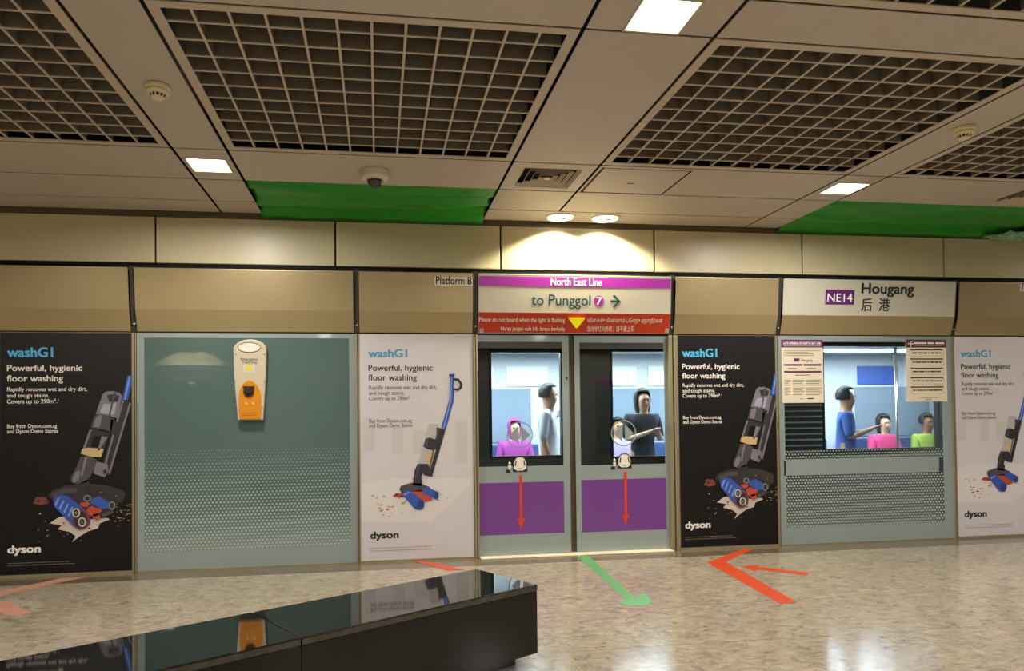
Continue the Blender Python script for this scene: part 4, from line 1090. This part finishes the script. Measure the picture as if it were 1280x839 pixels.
def person(label, loc, face, seated, skin, top, legs, hair='short', arms='down', h=1.66):
    t = thing('person', label, 'person', loc, 'train passengers'); t.rotation_euler = (0, 0, face)   # face 0 looks along -Y
    k = h/1.7
    hipz = (.50 if seated else .92*k)
    J = {}
    J['pel'] = (0, 0, hipz); J['wst'] = (0, .01, hipz+.17*k); J['chs'] = (0, .0, hipz+.36*k); J['nkb'] = (0, .01, hipz+.49*k); J['nck'] = (0, 0, hipz+.54*k)
    J['jaw'] = (0, -.022, hipz+.605*k); J['hed'] = (0, -.008, hipz+.685*k); J['crn'] = (0, .0, hipz+.755*k); J['nos'] = (0, -.098, hipz+.650*k)
    J['hem'] = (0, 0, hipz-.05); J['wb'] = (0, .005, hipz+.07)
    R = {'hem': (.155, .115), 'wb': (.135, .10), 'pel': (.15, .11), 'wst': (.135, .10), 'chs': (.165, .11), 'nkb': (.080, .070), 'nck': (.054, .058), 'jaw': (.066, .076), 'hed': (.084, .102), 'crn': (.056, .070), 'nos': .010}
    E = [('hem', 'pel'), ('wb', 'pel'), ('pel', 'wst'), ('wst', 'chs'), ('chs', 'nkb'), ('nkb', 'nck'), ('nck', 'jaw'), ('jaw', 'hed'), ('hed', 'crn'), ('jaw', 'nos')]
    for s_, n in ((-1, 'l'), (1, 'r')):
        sh = (s_*.185, .01, hipz+.45*k); J['sh'+n] = sh; R['sh'+n] = .055; E.append(('chs', 'sh'+n))
        if arms == 'down' : el, wr = (s_*.215, .03, hipz+.17*k), (s_*.20, -.05, hipz-.06*k)
        elif arms == 'phone': el, wr = (s_*.22, -.02, hipz+.18*k), (s_*.06, -.24, hipz+.28*k)
        elif arms == 'lap': el, wr = (s_*.22, -.03, hipz+.20*k), (s_*.07, -.25, hipz+.11*k)
        elif arms == 'hold':
            el, wr = ((.26, -.14, hipz+.52*k), (.20, -.20, hipz+.78*k)) if s_ > 0 else ((s_*.215, .03, hipz+.17*k), (s_*.20, -.05, hipz-.06*k))
        J['el'+n] = el; R['el'+n] = .040; J['wr'+n] = wr; R['wr'+n] = (.024, .028); E += [('sh'+n, 'el'+n), ('el'+n, 'wr'+n)]
        dv = (Vector(wr)-Vector(el)).normalized(); sd = Vector((1, 0, 0)) if abs(dv.x) < .8 else Vector((0, 1, 0)); sd = (sd-dv*sd.dot(dv)).normalized()
        pm = Vector(wr)+dv*.065; J['pa'+n] = tuple(pm); R['pa'+n] = (.036, .016); E.append(('wr'+n, 'pa'+n))
        for f, ln in enumerate((.060, .072, .068, .052)):
            b = pm+sd*((f-1.5)*.019)+dv*.018; J[f'f{n}{f}'] = tuple(b+dv*.012); J[f'g{n}{f}'] = tuple(b+dv*ln*.8+Vector((0, -.018, 0)))
            R[f'f{n}{f}'] = .0085; R[f'g{n}{f}'] = .007; E += [('pa'+n, f'f{n}{f}'), (f'f{n}{f}', f'g{n}{f}')]
        th = Vector(wr)+dv*.03-sd*.035*s_; J['t'+n] = tuple(th); R['t'+n] = .010; J['u'+n] = tuple(th+dv*.035-sd*.012*s_); R['u'+n] = .008; E += [('wr'+n, 't'+n), ('t'+n, 'u'+n)]
        hp = (s_*.095, 0, hipz-.03)
        if seated: kn, an, to = (s_*.11, -.44, hipz-.01), (s_*.11, -.42, .08), (s_*.12, -.58, .04)
        else: kn, an, to = (s_*.10, -.01, .50*k), (s_*.10, .03, .085), (s_*.115, -.14, .035)
        for nm, p_, r_ in (('hp', hp, .09), ('kn', kn, .058), ('an', an, .036), ('to', to, .034)): J[nm+n] = p_; R[nm+n] = r_
        E += [('pel', 'hp'+n), ('hp'+n, 'kn'+n), ('kn'+n, 'an'+n), ('an'+n, 'to'+n)]
    def mk(name, names, grow, m, root):
        nm = [q for q in J if q in names]; ix = {q: i for i, q in enumerate(nm)}
        ee = [(ix[a], ix[b]) for a, b in E if a in ix and b in ix]
        rr = [tuple(v+grow for v in R[q]) if isinstance(R[q], tuple) else R[q]+grow for q in nm]
        return skinned(name, [J[q] for q in nm], ee, rr, m, t, ix[root])
    mk('body', set(J)-{'hem', 'wb'}, 0, skin, 'pel')
    mk('shirt', {'hem', 'pel', 'wst', 'chs', 'nkb', 'shl', 'shr', 'ell', 'elr'}, .014, top, 'pel')
    mk('trousers', {'wb', 'pel', 'hpl', 'hpr', 'knl', 'knr', 'anl', 'anr'}, .012, legs, 'pel')
    hc = Vector(J['hed']); mb = MB()
    for s_ in (-1, 1):
        e = hc+Vector((s_*.030, -.086, .0)); mb.lathe([(0, -.008), (.008, -.005), (.010, 0), (0, .006)], e.x, e.y, e.z, HAIRM, n=10, axis='y')
    o = mb.build('eyes', t); 
    for v in o.data.vertices: v.co += WLOC[t.name]
    mb = MB(); mb.box(-.022, .022, -.088, -.078, J['jaw'][2]-.012, J['jaw'][2]-.004, mat('lips', C(150, 84, 76), .5)); o = mb.build('mouth', t)
    for v in o.data.vertices: v.co += WLOC[t.name]
    bm = bmesh.new(); bmesh.ops.create_uvsphere(bm, u_segments=20, v_segments=14, radius=1)
    low = -.2 if hair == 'short' else -1.4
    for v in list(bm.verts):
        c = v.co
        if hair != 'scarf' and c.y < -.35 and c.z < .45: bm.verts.remove(v); continue
        if hair == 'scarf' and c.y < -.72 and c.z < .5: bm.verts.remove(v); continue
        s_ = 1.0
        if c.z < -.15 and hair in ('long', 'scarf'): v.co.z = c.z*(2.3 if hair == 'long' else 1.9)
        elif c.z < -.45: v.co.z = -.45
    for v in bm.verts: v.co = Vector((v.co.x*.098, v.co.y*.118+.008, v.co.z*.118+.018))+hc
    me = bpy.data.meshes.new('hair'); bm.to_mesh(me); bm.free(); me.materials.append(HAIRM if hair != 'scarf' else top)
    for p in me.polygons: p.use_smooth = True
    o = bpy.data.objects.new('headscarf' if hair == 'scarf' else 'hair', me); COL.objects.link(o); o.parent = t; s = o.modifiers.new('s', 'SOLIDIFY'); s.thickness = .012
    for n in 'lr':
        a = Vector(J['an'+n]); b = Vector(J['to'+n])
        mb = MB(); mb.box(a.x-.045, a.x+.045, min(a.y, b.y)-.06, max(a.y, b.y)+.05, .0, .085, M_INK); o = mb.build('shoe', t, bevel=.02)
        for v in o.data.vertices: v.co += WLOC[t.name]
    return t
def at_train(px, y): return (WP(px, 520, y)[0], y, 0)
cl = lambda n, *c: mat(n, C(*c), .8)
person('person in a white shirt with dark hair behind the left sliding door', at_train(686, 1.15), PI/2-.4, False, SKIN[0], cl('shirt_white', 226, 226, 232), cl('trousers_dark', 46, 48, 60), 'short', 'hold', 1.66)
person('person in a magenta top seated on the far side behind the left door', at_train(643, 2.78), 0, True, SKIN[1], cl('top_magenta', 172, 66, 158), cl('skirt_red', 170, 40, 50), 'scarf', 'lap')
person('person in a black top facing out behind the right sliding door', at_train(803, 1.3), .15, False, SKIN[1], cl('top_black', 38, 40, 52), cl('jeans', 60, 72, 100), 'long', 'phone', 1.60)
person('person in pale lilac seated behind the circle on the right door', at_train(772, 2.78), 0, True, SKIN[0], cl('top_lilac', 186, 172, 206), cl('trousers_grey', 96, 98, 110), 'short', 'lap')
person('person in a blue shirt beside the left notice, nearest behind the right window', at_train(1058, 1.0), PI/2-.55, False, SKIN[0], cl('shirt_blue', 70, 104, 176), cl('trousers_navy', 40, 48, 80), 'short', 'phone', 1.60)
person('person in a pink top seated at the middle of the right window', at_train(1104, 2.78), 0, True, SKIN[1], cl('top_pink', 226, 70, 130), cl('trousers_dark', 46, 48, 60), 'long', 'lap')
person('person in a green top seated at the right end of the right window', at_train(1158, 2.78), 0, True, SKIN[2], cl('top_lime', 160, 190, 70), cl('trousers_dark', 46, 48, 60), 'short', 'lap')
